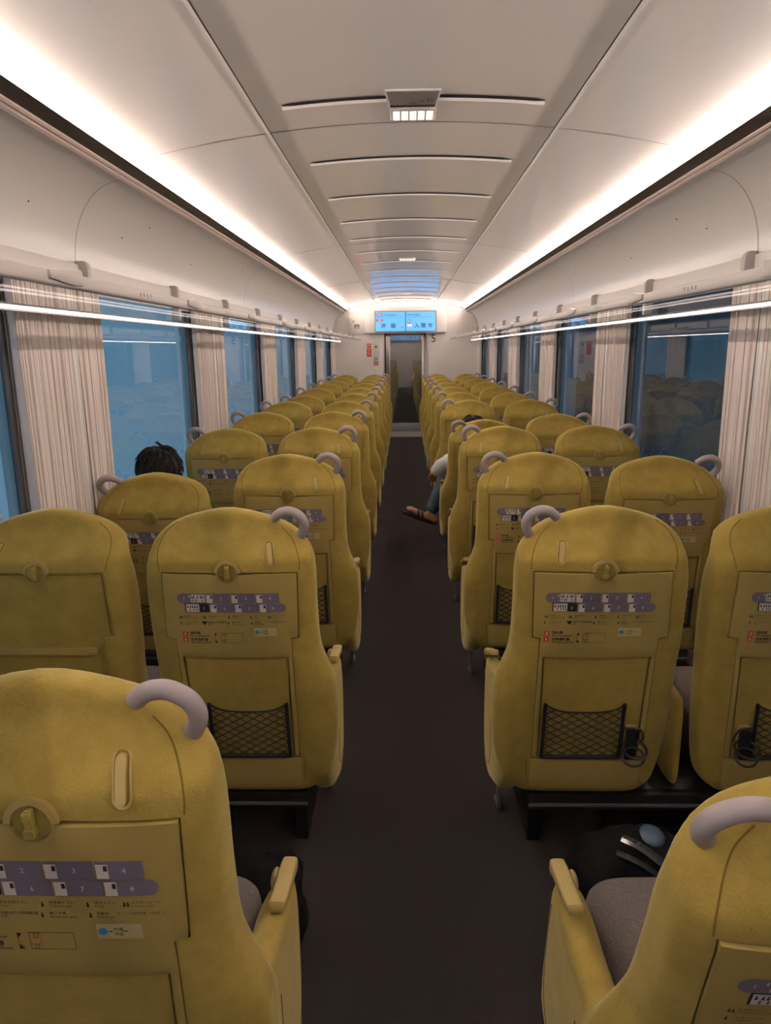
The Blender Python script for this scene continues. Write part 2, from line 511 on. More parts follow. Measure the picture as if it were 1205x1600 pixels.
# ------------------------------------------------------------------ end wall with doorway
mb = MB()
mb.box((-1.45, 14.1, 0), (-0.41, 14.2, 2.5)); mb.box((0.41, 14.1, 0), (1.45, 14.2, 2.5)); mb.box((-0.41, 14.1, 1.87), (0.41, 14.2, 2.5))
struct('wall_end', mb.mesh('wall_end', WALL, False))
mb = MB().box((-1.45, Y0 - 0.1, 0), (1.45, Y0, 2.5))
struct('wall_back', mb.mesh('wall_back', WALL, False))
# curved bulkhead that carries the display
def bulkhead(y, sgn, nm):
    xs = [-0.775 + 1.55 * i / 24 for i in range(25)]
    mb = MB()
    top = [(x, 2.405 - 0.11 * (x / 0.775) ** 2) for x in xs]
    ya, yb = y, y + sgn * 0.15
    prof = [(-0.775, 1.885), (0.775, 1.885)] + list(reversed(top))
    mb.prism(prof, 'y', min(ya, yb), max(ya, yb))
    return struct(nm, bev(mb.mesh(nm, WALL), 0.01, 3))
bulkhead(13.95, 1, 'trim_%d' % n_trim); n_trim += 1
bulkhead(Y0 + 0.15, -1, 'trim_%d' % n_trim); n_trim += 1
mb = MB()
mb.box((-0.432, 14.08, 0), (-0.41, 14.11, 1.885), 0); mb.box((0.40, 14.06, 0), (0.43, 14.11, 1.885), 1)
mb.box((-0.410, 14.085, 0), (-0.385, 14.14, 1.885), 2)
mb.box((0.36, 14.07, 0), (0.366, 14.11, 1.885), 2)
struct('trim_%d' % n_trim, mb.mesh('door_jambs', [ALU, STEEL, SLIT], False)); n_trim += 1
d = link('door_1', None); d['kind'] = 'structure'; d.location = (0, 14.13, 0)
mb = MB()
mb.box((-0.39, -0.02, 0.01), (-0.30, 0.02, 1.88)); mb.box((0.31, -0.02, 0.01), (0.41, 0.02, 1.88))
mb.box((-0.39, -0.02, 0.01), (0.41, 0.02, 0.16)); mb.box((-0.39, -0.02, 1.83), (0.41, 0.02, 1.88))
link('door_frame', bev(mb.mesh('door_frame', STEEL), 0.004), d)
link('door_pane', MB().add([(-0.30, 0, .16), (0.31, 0, .16), (0.31, 0, 1.83), (-0.30, 0, 1.83)], [(0, 1, 2, 3)]).mesh('door_pane', GLASSD, False), d)
link('door_handle', bev(MB().box((-0.365, -0.035, 0.95), (-0.345, -0.02, 1.12)).mesh('door_handle', FRAMEM), 0.003), d)
# vestibule behind the door
mb = MB()
mb.box((-0.8, 14.2, -0.06), (0.8, 15.6, 0.0)); mb.box((-0.8, 14.2, 2.1), (0.8, 15.6, 2.16))
mb.box((-0.85, 14.2, 0), (-0.8, 15.6, 2.1)); mb.box((0.8, 14.2, 0), (0.85, 15.6, 2.1)); mb.box((-0.85, 15.6, 0), (0.85, 15.66, 2.1))
struct('wall_vestibule', mb.mesh('wall_vestibule', STEEL, False))

t = thing('vestibule_fill_light', 'added fill light in the vestibule, brightening the view through the glass of the end door', 'lamp', (0, 14.8, 2.1))  # added glowing plate that lifts the brightness behind the door glass
link('lens', MB().box((-.15, -.15, -.015), (.15, .15, 0)).mesh('lens', mat('vestibule_fill_glow', (1, 1, 1, 1), emit=(1, .95, .85, 1), estr=4.0), False), t)
# arched light in front of the bulkhead top
t = thing('arched_end_light', 'bright arched light line over the display on the end wall', 'light', (0, 13.92, 2.29))
m1 = MB()
NN = 40
def az(x): return 2.437 - 0.115 * x * x
pts = [(-1.06 + 2.12 * i / NN) for i in range(NN + 1)]
vs = []
for x in pts:
    z = az(x) - 2.29
    vs += [(x, 0.0, z), (x, 0.018, z), (x, 0.018, z - 0.018), (x, 0.0, z - 0.018)]
fs = []
for i in range(NN):
    for j in range(4):
        a = i * 4 + j; b = i * 4 + (j + 1) % 4
        fs.append((a, b, b + 4, a + 4))
link('lamp', MB().add(vs, fs).mesh('lamp', LEDA, False), t)

def display(name, label, y, sgn):
    """the twin passenger display; sgn=-1 faces the camera"""
    t = thing(name, label, 'display', (0, y, 2.095))
    R = (lambda x: x) if sgn < 0 else (lambda x: -x)
    D = lambda v: sgn * v
    mb = MB()
    def q(m_, x0, x1, z0, z1, d, mi=0):
        m_.add([(R(x0), D(d), z0), (R(x1), D(d), z0), (R(x1), D(d), z1), (R(x0), D(d), z1)], [(0, 1, 2, 3)], mi)
    def tx(m_, body, x, z, size, d, mi, align='CENTER', bold=0.0, sx=1.0):
        vs, fs = text_geo(body, size, align, 2, bold)
        m_.add([(R(x + v[0] * sx), D(d), z + v[1]) for v in vs], fs, mi)
    b0 = MB().box((-0.585, min(0, D(0.012)), -0.19), (0.58, max(0, D(0.012)), 0.19))
    link('bezel', b0.mesh('bezel', FRAMEM, False), t)
    for nm_, xa, xb in (('screen', -0.573, -0.008), ('screen', 0.008, 0.566)):
        m_ = MB()
        q(m_, xa, xb, -0.178, 0.178, 0.014, 0)
        if xa < 0:
            q(m_, -0.562, -0.43, 0.098, 0.142, 0.016, 1)
            tx(m_, 'EXPRESS', -0.496, 0.110, 0.030, 0.018, 2)
            tx(m_, 'To Ikebukuro', -0.415, 0.105, 0.044, 0.016, 3, 'LEFT', 0.0006)
            q(m_, -0.562, -0.05, 0.073, 0.077, 0.016, 3)
            q(m_, -0.555, -0.43, 0.002, 0.045, 0.016, 1)
            tx(m_, '特急', -0.492, 0.010, 0.036, 0.018, 2)
            tx(m_, '池', -0.425, -0.116, 0.098, 0.016, 3, 'CENTER', 0.0022)
            tx(m_, '袋', -0.235, -0.116, 0.098, 0.016, 3, 'CENTER', 0.0022)
            tx(m_, 'ゆき', -0.062, -0.122, 0.032, 0.016, 3)
        else:
            tx(m_, 'Next Irumashi', 0.025, 0.105, 0.042, 0.016, 3, 'LEFT', 0.0006)
            q(m_, 0.02, 0.50, 0.073, 0.077, 0.016, 3)
            tx(m_, 'つぎは', 0.075, 0.010, 0.032, 0.016, 3)
            q(m_, 0.035, 0.115, -0.095, -0.022, 0.016, 2)
            q(m_, 0.035, 0.115, -0.048, -0.022, 0.0175, 1)
            tx(m_, 'SI', 0.075, -0.084, 0.036, 0.018, 3)
            for ch, xx in (('入', 0.21), ('間', 0.335), ('市', 0.465)):
                tx(m_, ch, xx, -0.112, 0.092, 0.016, 3, 'CENTER', 0.0022)
        link(nm_, m_.mesh('screen', [SCR, SRED, SWHT, SINK], False, recalc=False), t)
    return t
display('passenger_display', 'wide blue twin passenger display above the end door', 13.935, -1)
display('passenger_display', 'blue twin display on the wall behind the camera', Y0 + 0.17, 1)

# small things on the end wall
def flat(mb, x0, x1, z0, z1, d, mi=0):
    mb.add([(x0, d, z0), (x1, d, z0), (x1, d, z1), (x0, d, z1)], [(0, 1, 2, 3)], mi)
def put(mb, body, x, z, size, d, mi=0, align='CENTER', bold=0, sx=1.0):
    vs, fs = text_geo(body, size, align, 2, bold)
    mb.add([(x + v[0] * sx, d, z + v[1]) for v in vs], fs, mi)
mb = MB(); put(mb, '5', 0, 0, 0.21, 0, 0, sx=0.95)
o = link('car_number', mb.mesh('car_number', INK, False, recalc=False), None, (0.535, 14.094, 1.708))
tag(o, 'thin dark numeral five on the end wall right of the door', 'numeral')
t = thing('fire_equipment_sign', 'red and white fire equipment sign on the end wall left of the door', 'sign', (-0.707, 14.1, 1.57))
mb = MB().box((-0.045, -0.006, -0.125), (0.045, 0, 0.125))
link('plate', mb.mesh('plate', RED, False), t)
mb = MB(); flat(mb, -0.03, 0.03, 0.03, 0.10, -0.008)
mb.add([(0.028 * math.cos(a * .524), -.0085, 0.06 + 0.028 * math.sin(a * .524)) for a in range(12)], [tuple(range(12))], 1)
for i, ch in enumerate('消火器'): put(mb, ch, 0, -0.015 - 0.037 * i, 0.036, -0.008)
link('print', mb.mesh('print', [INKW, RED], False, recalc=False), t)
t = thing('emergency_call_panel', 'slim pale emergency call panel beside the red sign on the end wall', 'call panel', (-0.575, 14.1, 1.49))
link('plate', bev(MB().box((-0.05, -0.012, -0.21), (0.05, 0, 0.21)).mesh('plate', RACKM), 0.003), t)
mb = MB()
for i in range(14):
    mb.add([(0.022 * math.cos(a * .628), -.0135, 0.14 + 0.022 * math.sin(a * .628)) for a in range(10)], [tuple(range(10))], 0) if i == 0 else None
for i in range(5): flat(mb, -0.02, 0.02, 0.125 + i * 0.008, 0.128 + i * 0.008, -0.0145, 1)
flat(mb, -0.012, 0.012, -0.095, -0.065, -0.0145, 1)
flat(mb, -0.028, 0.028, -0.20, -0.135, -0.0145, 2)
flat(mb, -0.008, 0.008, -0.185, -0.15, -0.016, 3)
link('controls', mb.mesh('controls', [FRAMEM, INK, RED, INKW], False, recalc=False), t)
t = thing('notice_panel', 'grey service panel with a dark emblem high on the end wall, left corner', 'panel', (-0.945, 14.1, 2.02))
link('plate', bev(MB().box((-0.165, -0.02, -0.155), (0.165, 0, 0.165)).mesh('plate', COVE), 0.006, 3), t)
mb = MB()
flat(mb, -0.04, 0.06, -0.045, 0.035, -0.0215, 0); flat(mb, -0.030, 0.050, -0.035, -0.018, -0.023, 1)
mb.add([(-0.034, -.023, .029), (-.028, -.023, .029), (0.01, -.023, 0.004), (.048, -.023, .029), (0.054, -.023, .029), (.01, -.023, -.003)], [(0, 5, 2, 1), (5, 4, 3, 2)], 1)
mb.add([(-0.055 + 0.02 * math.cos(a * .628), -.0215, 0.09 + 0.02 * math.sin(a * .628)) for a in range(10)], [tuple(range(10))], 0)
mb.add([(-0.055 + 0.01 * math.cos(a * .628), -.023, 0.09 + 0.01 * math.sin(a * .628)) for a in range(10)], [tuple(range(10))], 1)
link('emblem', mb.mesh('emblem', [FRAMEM, COVE], False, recalc=False), t)
# rounded end of each cove at the end wall
for s in (-1, 1):
    mb = MB()
    pts = [(s * (1.16 + 0.22 * math.cos(math.pi / 2 * i / 16)), 14.085, 1.95 + 0.312 * math.sin(math.pi / 2 * i / 16)) for i in range(17)]
    mb.tube(pts, 0.012, 8)
    struct('trim_%d' % n_trim, mb.mesh('cove_end_bead', COVE)); n_trim += 1

# ------------------------------------------------------------------ ceiling vents and lamps
def vent(y, k):
    t = thing('ceiling_vent', 'thin curved air slot across the ceiling, %s from the camera' % ORD[k] if k else
              'thin curved air slot across the ceiling beside the grey ceiling unit', 'air vent', (0, y, 2.462), 'curved ceiling air slots')
    def band(w_, d, hw, mi, m_):
        n = 28; vs = []
        for i in range(n + 1):
            x = -hw + 2 * hw * i / n
            z = zc(x) - 2.462 - d
            e = 1.0 if 0 < i < n else 0.4
            vs += [(x, -w_ * e, z), (x, w_ * e, z)]
        m_.add(vs, [(2 * i, 2 * i + 1, 2 * i + 3, 2 * i + 2) for i in range(n)], mi)
    m1 = MB(); band(0.015, 0.002, 0.462, 0, m1)
    m1_ = MB()
    n = 28
    for sg in (1,):
        vs = []
        for i in range(n + 1):
            x = -0.465 + 0.93 * i / n
            z = zc(x) - 2.462
            vs += [(x, 0.0145, z - 0.0005), (x, 0.027, z - 0.009), (x, 0.029, z + .001), (x, 0.0145, z + .001)]
        fs = []
        for i in range(n):
            for j in range(4): fs.append((i * 4 + j, i * 4 + (j + 1) % 4, i * 4 + 4 + (j + 1) % 4, i * 4 + 4 + j))
        m1_.add(vs, fs)
    link('lip', m1_.mesh('lip', CEIL, True, 30), t)
    link('slot', m1.mesh('slot', SLIT, False), t)
VY = [2.76 + 0.80 * k for k in range(14)]
for k, y in enumerate(VY): 
    if y < 13.5: vent(y, k)
def cell_lamp(y, label):
    t = thing('ceiling_lamp', label, 'lamp', (0.003, y, 2.462))
    link('frame', bev(MB().box((-0.086, -0.062, -0.006), (0.086, 0.062, 0.004)).mesh('frame', COVE), 0.003), t)
    for i in range(5):
        x = -0.062 + i * 0.031
        link('lens', bev(MB().box((x - 0.0125, -0.048, -0.010), (x + 0.0125, 0.048, -0.004)).mesh('lens', LEDC), 0.003), t)
cell_lamp(2.955, 'small five-cell ceiling lamp nearest the camera')
cell_lamp(7.45, 'small five-cell ceiling lamp halfway down the car')
cell_lamp(12.0, 'small five-cell ceiling lamp nearest the end wall')
t = thing('ceiling_unit', 'grey box unit set in the middle of the nearest ceiling slot', 'ceiling unit', (0.0, 2.76, 2.462))
mb = MB()
mb.add([(-0.098, -0.07, 0), (0.098, -0.07, 0), (0.088, 0.075, 0), (-0.088, 0.075, 0), (-0.098, -0.07, -0.006), (0.098, -0.07, -0.006), (0.088, 0.075, -0.014), (-0.088, 0.075, -0.014)],
       [(0, 1, 2, 3), (4, 5, 6, 7), (0, 1, 5, 4), (1, 2, 6, 5), (2, 3, 7, 6), (3, 0, 4, 7)])
link('body', bev(mb.mesh('body', COVE), 0.002), t)
mb = MB()
mb.add([(-0.090, -0.066, -0.0075), (0.090, -0.066, -0.0075), (0.081, 0.050, -0.0140), (-0.081, 0.050, -0.0140)], [(0, 1, 2, 3)], 0)
mb.add([(-0.081, 0.050, -0.0142), (0.081, 0.050, -0.0142), (0.080, 0.070, -0.0152), (-0.080, 0.070, -0.0152)], [(0, 1, 2, 3)], 1)
for x0, x1, y0_, y1_ in ((-.012, .012, .022, .034), (.03, .038, .0, .02), (.05, .058, -.02, .01), (.064, .07, -.01, .02)):
    mb.add([(x0, y0_, -.0148), (x1, y0_, -.0148), (x1, y1_, -.0152), (x0, y1_, -.0152)], [(0, 1, 2, 3)], 2)
link('face', mb.mesh('face', [mat('unit_grey', (0.26, 0.235, 0.235, 1), rough=.4), SLIT, FRAMEM], False), t)

# screw plugs on the coves and ceiling
SCREWS = []
for s in (-1, 1):
    for y in (2.1, 2.95 - .3, 3.5, 4.6, 5.6, 7.0):
        for tt in (0.55, 0.9):
            SCREWS.append((s * (1.164 + 0.221 * math.cos(tt)), y + 0.25 * (tt > 0.7), 1.954 + 0.314 * math.sin(tt)))
mb = MB()
for p in SCREWS[::2] + SCREWS[1::4]:
    mb.ell(p, (0.0035, 0.0035, 0.0035), 4)
o = struct('trim_%d' % n_trim, mb.mesh('screw_plugs', LINE)); n_trim += 1

# ------------------------------------------------------------------ the seat (outer side at -x for the "plus" hand)
ZL = [(.165, -.20), (.20, -.245), (.26, -.276), (.35, -.291), (.48, -.296), (.56, -.290), (.61, -.276), (.65, -.260), (.69, -.249), (.74, -.245), (.83, -.244), (.95, -.246), (1.01, -.245), (1.04, -.238), (1.07, -.222), (1.098, -.198), (1.121, -.160), (1.138, -.115), (1.149, -.07), (1.156, -.03)]
ZR = [(.165, .19), (.20, .238), (.26, .252), (.35, .26), (.48, .267), (.60, .268), (.727, .27), (.83, .27), (.908, .266), (.96, .260), (1.00, .250), (1.035, .234), (1.078, .206), (1.112, .166), (1.135, .115), (1.149, .06), (1.156, .02)]
def ip(tab, z):
    if z <= tab[0][0]: return tab[0][1]
    for (a, va), (b, vb) in zip(tab, tab[1:]):
        if z <= b: return va + (vb - va) * (z - a) / (b - a)
    return tab[-1][1]
def rearc(z): return -0.282 + 0.15 * (1.12 - z) + (0.022 * ((z - 1.06) / 0.09) ** 2 if z > 1.06 else 0)
def halfb(z):
    b = 0.072
    if z > 0.94: b = 0.072 - 0.046 * ((z - 0.94) / 0.21) ** 1.4
    if z < 0.22: b = 0.05 + 0.022 * (z - 0.165) / 0.055
    return b
NE = 4.2
def rear(x, z):
    z = min(max(z, 0.2), 1.04)
    l, r_ = ip(ZL, z), ip(ZR, z)
    c, a = (l + r_) / 2, (r_ - l) / 2
    u = min(abs((x - c) / a), 0.97)
    b = halfb(z)
    return rearc(z) + b - b * (1 - u ** NE) ** (1 / NE)

def fit_s(z):
    if z < .97: return .930 + .025 * (z - .2) / .77
    t = min(max((z - .97) / .15, 0), 1)
    return .955 + .045 * t * t * (3 - 2 * t)
def warp(me, s_=None):
    """final proportions of the back: a little narrower, lower part set further back than the head end"""
    for v in me.vertices:
        x, y, z = v.co
        q = s_ or fit_s(z)
        v.co = ((.573 + x) * q - .556, y * q - 2.232 * (1 - q), 1.6 - (1.6 - z) * q)
    me.update()
    return me

def loft(mb, rings):
    n = len(rings[0]); vs = [v for r_ in rings for v in r_]; fs = []
    for i in range(len(rings) - 1):
        for j in range(n):
            fs.append((i * n + j, i * n + (j + 1) % n, (i + 1) * n + (j + 1) % n, (i + 1) * n + j))
    fs.append(tuple(range(n))[::-1]); fs.append(tuple((len(rings) - 1) * n + j for j in range(n)))
    mb.add(vs, fs)
def sring(cx_, cy_, a, b, z, n=NE, N=44, tilt=None):
    out = []
    for i in range(N):
        t = 2 * math.pi * i / N
        c, s_ = math.cos(t), math.sin(t)
        x = cx_ + a * math.copysign(abs(c) ** (2 / n), c); y = cy_ + b * math.copysign(abs(s_) ** (2 / n), s_)
        out.append((x, y, z if tilt is None else z + tilt(x, y)))
    return out

def build_shell():
    mb = MB()
    zs = [.165, .175, .19, .21, .24, .28, .34, .42, .50, .56, .59, .62, .64, .66, .69, .73, .80, .88, .95, 1.0, 1.03, 1.05, 1.075, 1.10, 1.117, 1.134, 1.145, 1.152, 1.156]
    rings = []
    for z in zs:
        l, r_ = ip(ZL, z), ip(ZR, z)
        b = halfb(z)
        rings.append(sring((l + r_) / 2, rearc(z) + b, (r_ - l) / 2, b, z))
    loft(mb, rings)
    for i, v in enumerate(mb.v):
        q = fit_s(v[2])
        mb.v[i] = ((.573 + v[0]) * q - .556, v[1] * q - 2.232 * (1 - q), 1.6 - (1.6 - v[2]) * q)
    # side wall that carries the arm pad
    rings = []
    for z, xo, xi, ya, yb in ((.125, -.250, -.215, .03, .085), (.14, -.266, -.205, -.03, .105), (.18, -.276, -.20, -.10, .120), (.24, -.281, -.195, -.23, .128), (.32, -.284, -.19, -.290, .128), (.42, -.285, -.19, -.300, .126),
                              (.50, -.284, -.20, -.295, .122)):
        rings.append(sring((xo + xi) / 2, (ya + yb) / 2, (xi - xo) / 2, (yb - ya) / 2, z, 3.2))
    tl = lambda x, y: .24 * (.10 - y) + (0.10 * (-.12 - y) if y < -.12 else 0)
    rings.append(sring(-.2505, -.095, .0325, .200, .525, 3.0, tilt=tl))
    rings.append(sring(-.2545, -.090, .0260, .195, .541, 3.0, tilt=tl))
    rings.append(sring(-.2580, -.085, .0140, .185, .550, 3.0, tilt=tl))
    loft(mb, rings)
    me = mb.mesh('raw', VEL)
    me = evaluated(me, ('REMESH', dict(mode='VOXEL', voxel_size=0.0085)), ('SMOOTH', dict(factor=0.6, iterations=7)), mats=[VEL])
    return me
OUT = [(-.200, .966), (.202, .966), (.213, .748), (.184, .744), (.184, .306), (-.170, .306), (-.170, .744), (-.192, .748)]

def slab(poly, o0, o1, mi=0, step=0.03, f=rear):
    bm = bmesh.new()
    fc = bm.faces.new([bm.verts.new((x, 0, z)) for x, z in poly])
    xs = [p[0] for p in poly]; zs = [p[1] for p in poly]
    x = math.ceil(min(xs) / step) * step + 1e-4
    while x < max(xs):
        bmesh.ops.bisect_plane(bm, geom=bm.verts[:] + bm.edges[:] + bm.faces[:], plane_co=(x, 0, 0), plane_no=(1, 0, 0)); x += step
    z = math.ceil(min(zs) / 0.08) * 0.08 + 2e-4
    while z < max(zs):
        bmesh.ops.bisect_plane(bm, geom=bm.verts[:] + bm.edges[:] + bm.faces[:], plane_co=(0, 0, z), plane_no=(0, 0, 1)); z += 0.08
    bm.verts.index_update()
    V = [v.co.copy() for v in bm.verts]; n = len(V)
    vs = [(v.x, f(v.x, v.z) - o1, v.z) for v in V] + [(v.x, f(v.x, v.z) - o0, v.z) for v in V]
    fs = []
    for fc in bm.faces:
        ix = [v.index for v in fc.verts]
        fs.append(tuple(ix)); fs.append(tuple(i + n for i in reversed(ix)))
    for e in bm.edges:
        if len(e.link_faces) == 1:
            a, b = e.verts[0].index, e.verts[1].index
            fs.append((a, b, b + n, a + n))
    bm.free()
    return vs, fs
def slab_mesh(name, poly, o0, o1, M, b=0.0):
    vs, fs = slab(poly, o0, o1)
    me = warp(MB().add(vs, fs).mesh(name, M, True, 35))
    return bev(me, b) if b else me
def arc(cx_, cz_, r_, a0, a1, n):
    return [(cx_ + r_ * math.cos(math.radians(a0 + (a1 - a0) * i / n)), cz_ + r_ * math.sin(math.radians(a0 + (a1 - a0) * i / n))) for i in range(n + 1)]

def cut_shell(me, poly, depth):
    vs, fs = slab(poly, -depth, 0.06)
    c = link('cutter', warp(MB().add(vs, fs).mesh('cutter', VEL2, False)))
    r_ = evaluated(me, ('BOOLEAN', dict(operation='DIFFERENCE', object=c, solver='EXACT')), mats=[VEL], angle=45)
    bpy.data.objects.remove(c)
    return r_

LC = (.004, .966)      # latch centre
raw_shell = build_shell()
notch = arc(LC[0], LC[1], .0295, 180, 360, 14)
table_poly = [(-.197, .963)] + [p for p in notch if p[1] < .9631] + [(.199, .963), (.210, .751), (.181, .747), (.181, .684), (.10, .6815), (0, .6805), (-.09, .6815), (-.167, .684), (-.167, .747), (-.189, .751)]
SH_P = cut_shell(raw_shell, OUT, 0.013)
shell_mesh = {1: SH_P, -1: mirror_mesh(SH_P)}

def two(me): return {1: me, -1: mirror_mesh(me)}
# grab handle
def smooth_pts(ctrl, n=6):
    P = [Vector(c) for c in ctrl]; out = []
    for i in range(len(P) - 1):
        p0 = P[max(i - 1, 0)]; p1 = P[i]; p2 = P[i + 1]; p3 = P[min(i + 2, len(P) - 1)]
        for k in range(n):
            t = k / n
            out.append(0.5 * ((2 * p1) + (-p0 + p2) * t + (2 * p0 - 5 * p1 + 4 * p2 - p3) * t * t + (-p0 + 3 * p1 - 3 * p2 + p3) * t ** 3))
    out.append(P[-1]); return out
hc = smooth_pts([(-.216, -.262, 1.076), (-.228, -.274, 1.096), (-.233, -.284, 1.120), (-.222, -.290, 1.143), (-.196, -.292, 1.157), (-.168, -.288, 1.152), (-.146, -.274, 1.132)])
HANDLE = two(warp(MB().tube(hc, 0.0138, 16).mesh('grab_handle', HAND, True, 60), 1.0))
# coat hook slot
def rr(cx_, cz_, hw, hh, r_, n=6):
    out = []
    for sx, sz, a in ((1, 1, 0), (-1, 1, 90), (-1, -1, 180), (1, -1, 270)):
        for i in range(n + 1):
            t = math.radians(a + 90 * i / n)
            out.append((cx_ + sx * (hw - r_) + r_ * math.cos(t), cz_ + sz * (hh - r_) + r_ * math.sin(t)))
    return out
mb = MB()
vs, fs = slab(rr(-.126, 1.028, .0135, .040, .0134), -.004, .0035, step=0.5); mb.add(vs, fs, 0)
vs, fs = slab(rr(-.126, 1.029, .0105, .036, .0104), .0030, .0040, step=0.5); mb.add(vs, fs, 1)
vs, fs = slab(rr(-.126, 1.029, .0075, .033, .0074), .0035, .0090, step=0.5); mb.add(vs, fs, 0)
HOOK = two(warp(mb.mesh('coat_hook', [PLA, SEAM], True, 30)))
# latch: ring + dark pocket + turning tab
mb = MB()
ring = arc(LC[0], LC[1], .0385, 0, 180, 20) + arc(LC[0], LC[1], .0285, 180, 0, 20)
vs, fs = slab(ring, -.004, .0045, step=0.5); mb.add(vs, fs, 0)
vs, fs = slab(arc(LC[0], LC[1], .029, 0, 360, 28)[:-1], -.012, -.001, step=0.5); mb.add(vs, fs, 1)
low = arc(LC[0], LC[1], .0335, 182, 358, 16) + arc(LC[0], LC[1], .0295, 358, 182, 16)
vs, fs = slab(low, .002, .0065, step=0.5); mb.add(vs, fs, 0)
LATCHR = two(warp(mb.mesh('latch_ring', [PLA, LATCH], True, 30)))
mb = MB()
vs, fs = slab(rr(LC[0], LC[1] + .002, .0055, .022, .003), 0.0, .011, step=0.5); mb.add(vs, fs)
vs, fs = slab(rr(LC[0], LC[1] - .012, .0075, .007, .002), .0, .015, step=0.5); mb.add(vs, fs)
vs, fs = slab(rr(LC[0], LC[1] + .016, .0065, .006, .002), .0, .013, step=0.5); mb.add(vs, fs)
TAB = two(warp(bev(mb.mesh('latch_tab', LATCH, True, 30), .001)))
# tray arms
mb = MB()
for a, b in (((-.1625, .742), (-.1605, .312)), ((.1765, .742), (.1735, .312))):
    pass
ARML = two(slab_mesh('tray_arm', [(-.168, .742), (-.156, .742), (-.152, .312), (-.168, .312)], -.012, .003, PLA, .0015))
ARMR = two(slab_mesh('tray_arm', [(.170, .742), (.182, .742), (.182, .312), (.166, .312)], -.012, .003, PLA, .0015))
PANEL = two(slab_mesh('back_panel', [(-.150, .678), (.164, .678), (.160, .310), (-.146, .310)], -.0128, -.003, VEL2, .003))
PANELUP = two(slab_mesh('back_panel', [(-.188, .955), (.190, .955), (.200, .752), (.160, .70), (.158, .310), (-.146, .310), (-.150, .70), (-.180, .752)], -.0128, -.009, VEL2, .002))
KICK = two(slab_mesh('kick_panel', [(-.172, .302), (.184, .302), (.184, .222), (.178, .186), (-.168, .186), (-.172, .222)], -.006, .006, PLA, .003))
# seams
from mathutils.bvhtree import BVHTree
BV = BVHTree.FromPolygons([v.co[:] for v in raw_shell.vertices], [tuple(p.vertices) for p in raw_shell.polygons])
def seam_tube(pts2):
    out = []
    for p in smooth_pts([((.573 + x) * fit_s(z) - .556, 0, 1.6 - (1.6 - z) * fit_s(z)) for x, z in pts2], 4):
        h_ = BV.ray_cast(Vector((p.x, -2, p.z)), Vector((0, 1, 0)))[0]
        if h_: out.append((h_.x, h_.y - .0003, h_.z))
    return out
SEAMS = []
for line in ([(-.205, .970), (-.207, 1.0), (-.202, 1.04), (-.188, 1.08), (-.165, 1.105)], [(.207, .970), (.209, 1.0), (.198, 1.045), (.172, 1.09), (.135, 1.122)], [(-.183, .30), (-.183, .26), (-.181, .22)]):
    SEAMS.append(two(MB().tube(seam_tube(line), .0013, 5).mesh('seam', SEAM)))
# net pocket: diamonds between two side straps
mb = MB()
NXL, NXR, NZ0, NZ1 = -.140, .104, .318, .520
def top_z(x):
    u = (x - NXL) / (NXR - NXL)
    return NZ1 - 0.026 * (1 - (2 * u - 1) ** 4)
def np_(x, z): return (x, rear(x, z) - 0.012 - 0.010 * (1 - ((x + .018) / .125) ** 2) * ((z - NZ0) / .2), z)
for fam in (-1, 1):
    c = -0.5
    while c < 0.6:
        pts = []
        for i in range(41):
            x = NXL + (NXR - NXL) * i / 40
            z = NZ0 + c + fam * (x - NXL) * 0.62
            if NZ0 <= z <= top_z(x): pts.append(np_(x, z))
        if len(pts) >= 2: mb.tube(pts[::2] + ([pts[-1]] if len(pts) % 2 == 0 else []), .0019, 4)
        c += 0.0265
xs = [NXL + (NXR - NXL) * i / 20 for i in range(21)]
mb.tube([np_(x, top_z(x)) for x in xs], .0028, 6)
for x in (NXL, NXR):
    mb.tube([np_(x, NZ0 + (NZ1 - NZ0) * i / 8) for i in range(9)], .0062, 8)
mb.tube([np_(x, NZ0 + .002) for x in xs], .0065, 8)
NETM = two(warp(mb.mesh('net_pocket', NET, True, 50)))
# cup holder
mb = MB()
def P3(x, z, o): return (x, rear(x, z) - o, z)
vs, fs = slab(rr(.134, .392, .018, .046, .004), .0, .012, step=.5); mb.add(vs, fs, 1)
vs, fs = slab(rr(.134, .375, .016, .055, .006), .010, .028, step=.5); mb.add(vs, fs, 0)
y0 = rear(.134, .37)
mb.tube([(.139 + .036 * math.cos(a * math.pi / 12), y0 - .052 + .034 * math.sin(a * math.pi / 12), .375 + .012 * math.sin(a * math.pi / 12)) for a in range(24)], .0042, 8, 0, True)
mb.tube([(.139 + .034 * math.cos(a * math.pi / 12), y0 - .045 + .018 * math.sin(a * math.pi / 12), .345 + .022 * math.sin(a * math.pi / 12)) for a in range(24)], .0036, 8, 0, True)
mb.tube([(.115, y0 - .02, .43), (.135, y0 - .035, .437), (.160, y0 - .035, .432), (.172, y0 - .03, .405), (.168, y0 - .02, .385)], .0028, 6)
CUP = two(warp(mb.mesh('cup_holder', [BLK, PLA_PAD], True, 40)))
# arm pad with tip
mb = MB()
rings = []
for y, zt, hw, h in ((-.062, .606, .0125, .010), (-.056, .614, .0155, .018), (-.02, .606, .0162, .022), (.03, .598, .0165, .024), (.075, .592, .0165, .026), (.096, .588, .0155, .032), (.104, .575, .012, .036)):
    r_ = []
    for i in range(20):
        t = 2 * math.pi * i / 20; c, s_ = math.cos(t), math.sin(t)
        r_.append((-.262 + hw * math.copysign(abs(c) ** .5, c), y, zt - h / 2 + h / 2 * math.copysign(abs(s_) ** .45, s_)))
    rings.append(r_)
loft(mb, rings)
PAD = two(mb.mesh('arm_pad', PLA_PAD, True, 45))
mb = MB(); mb.ell((-.240, .055, .565), (.011, .025, .025), 10)
BTN = two(mb.mesh('recline_button', PLA_PAD, True, 60))
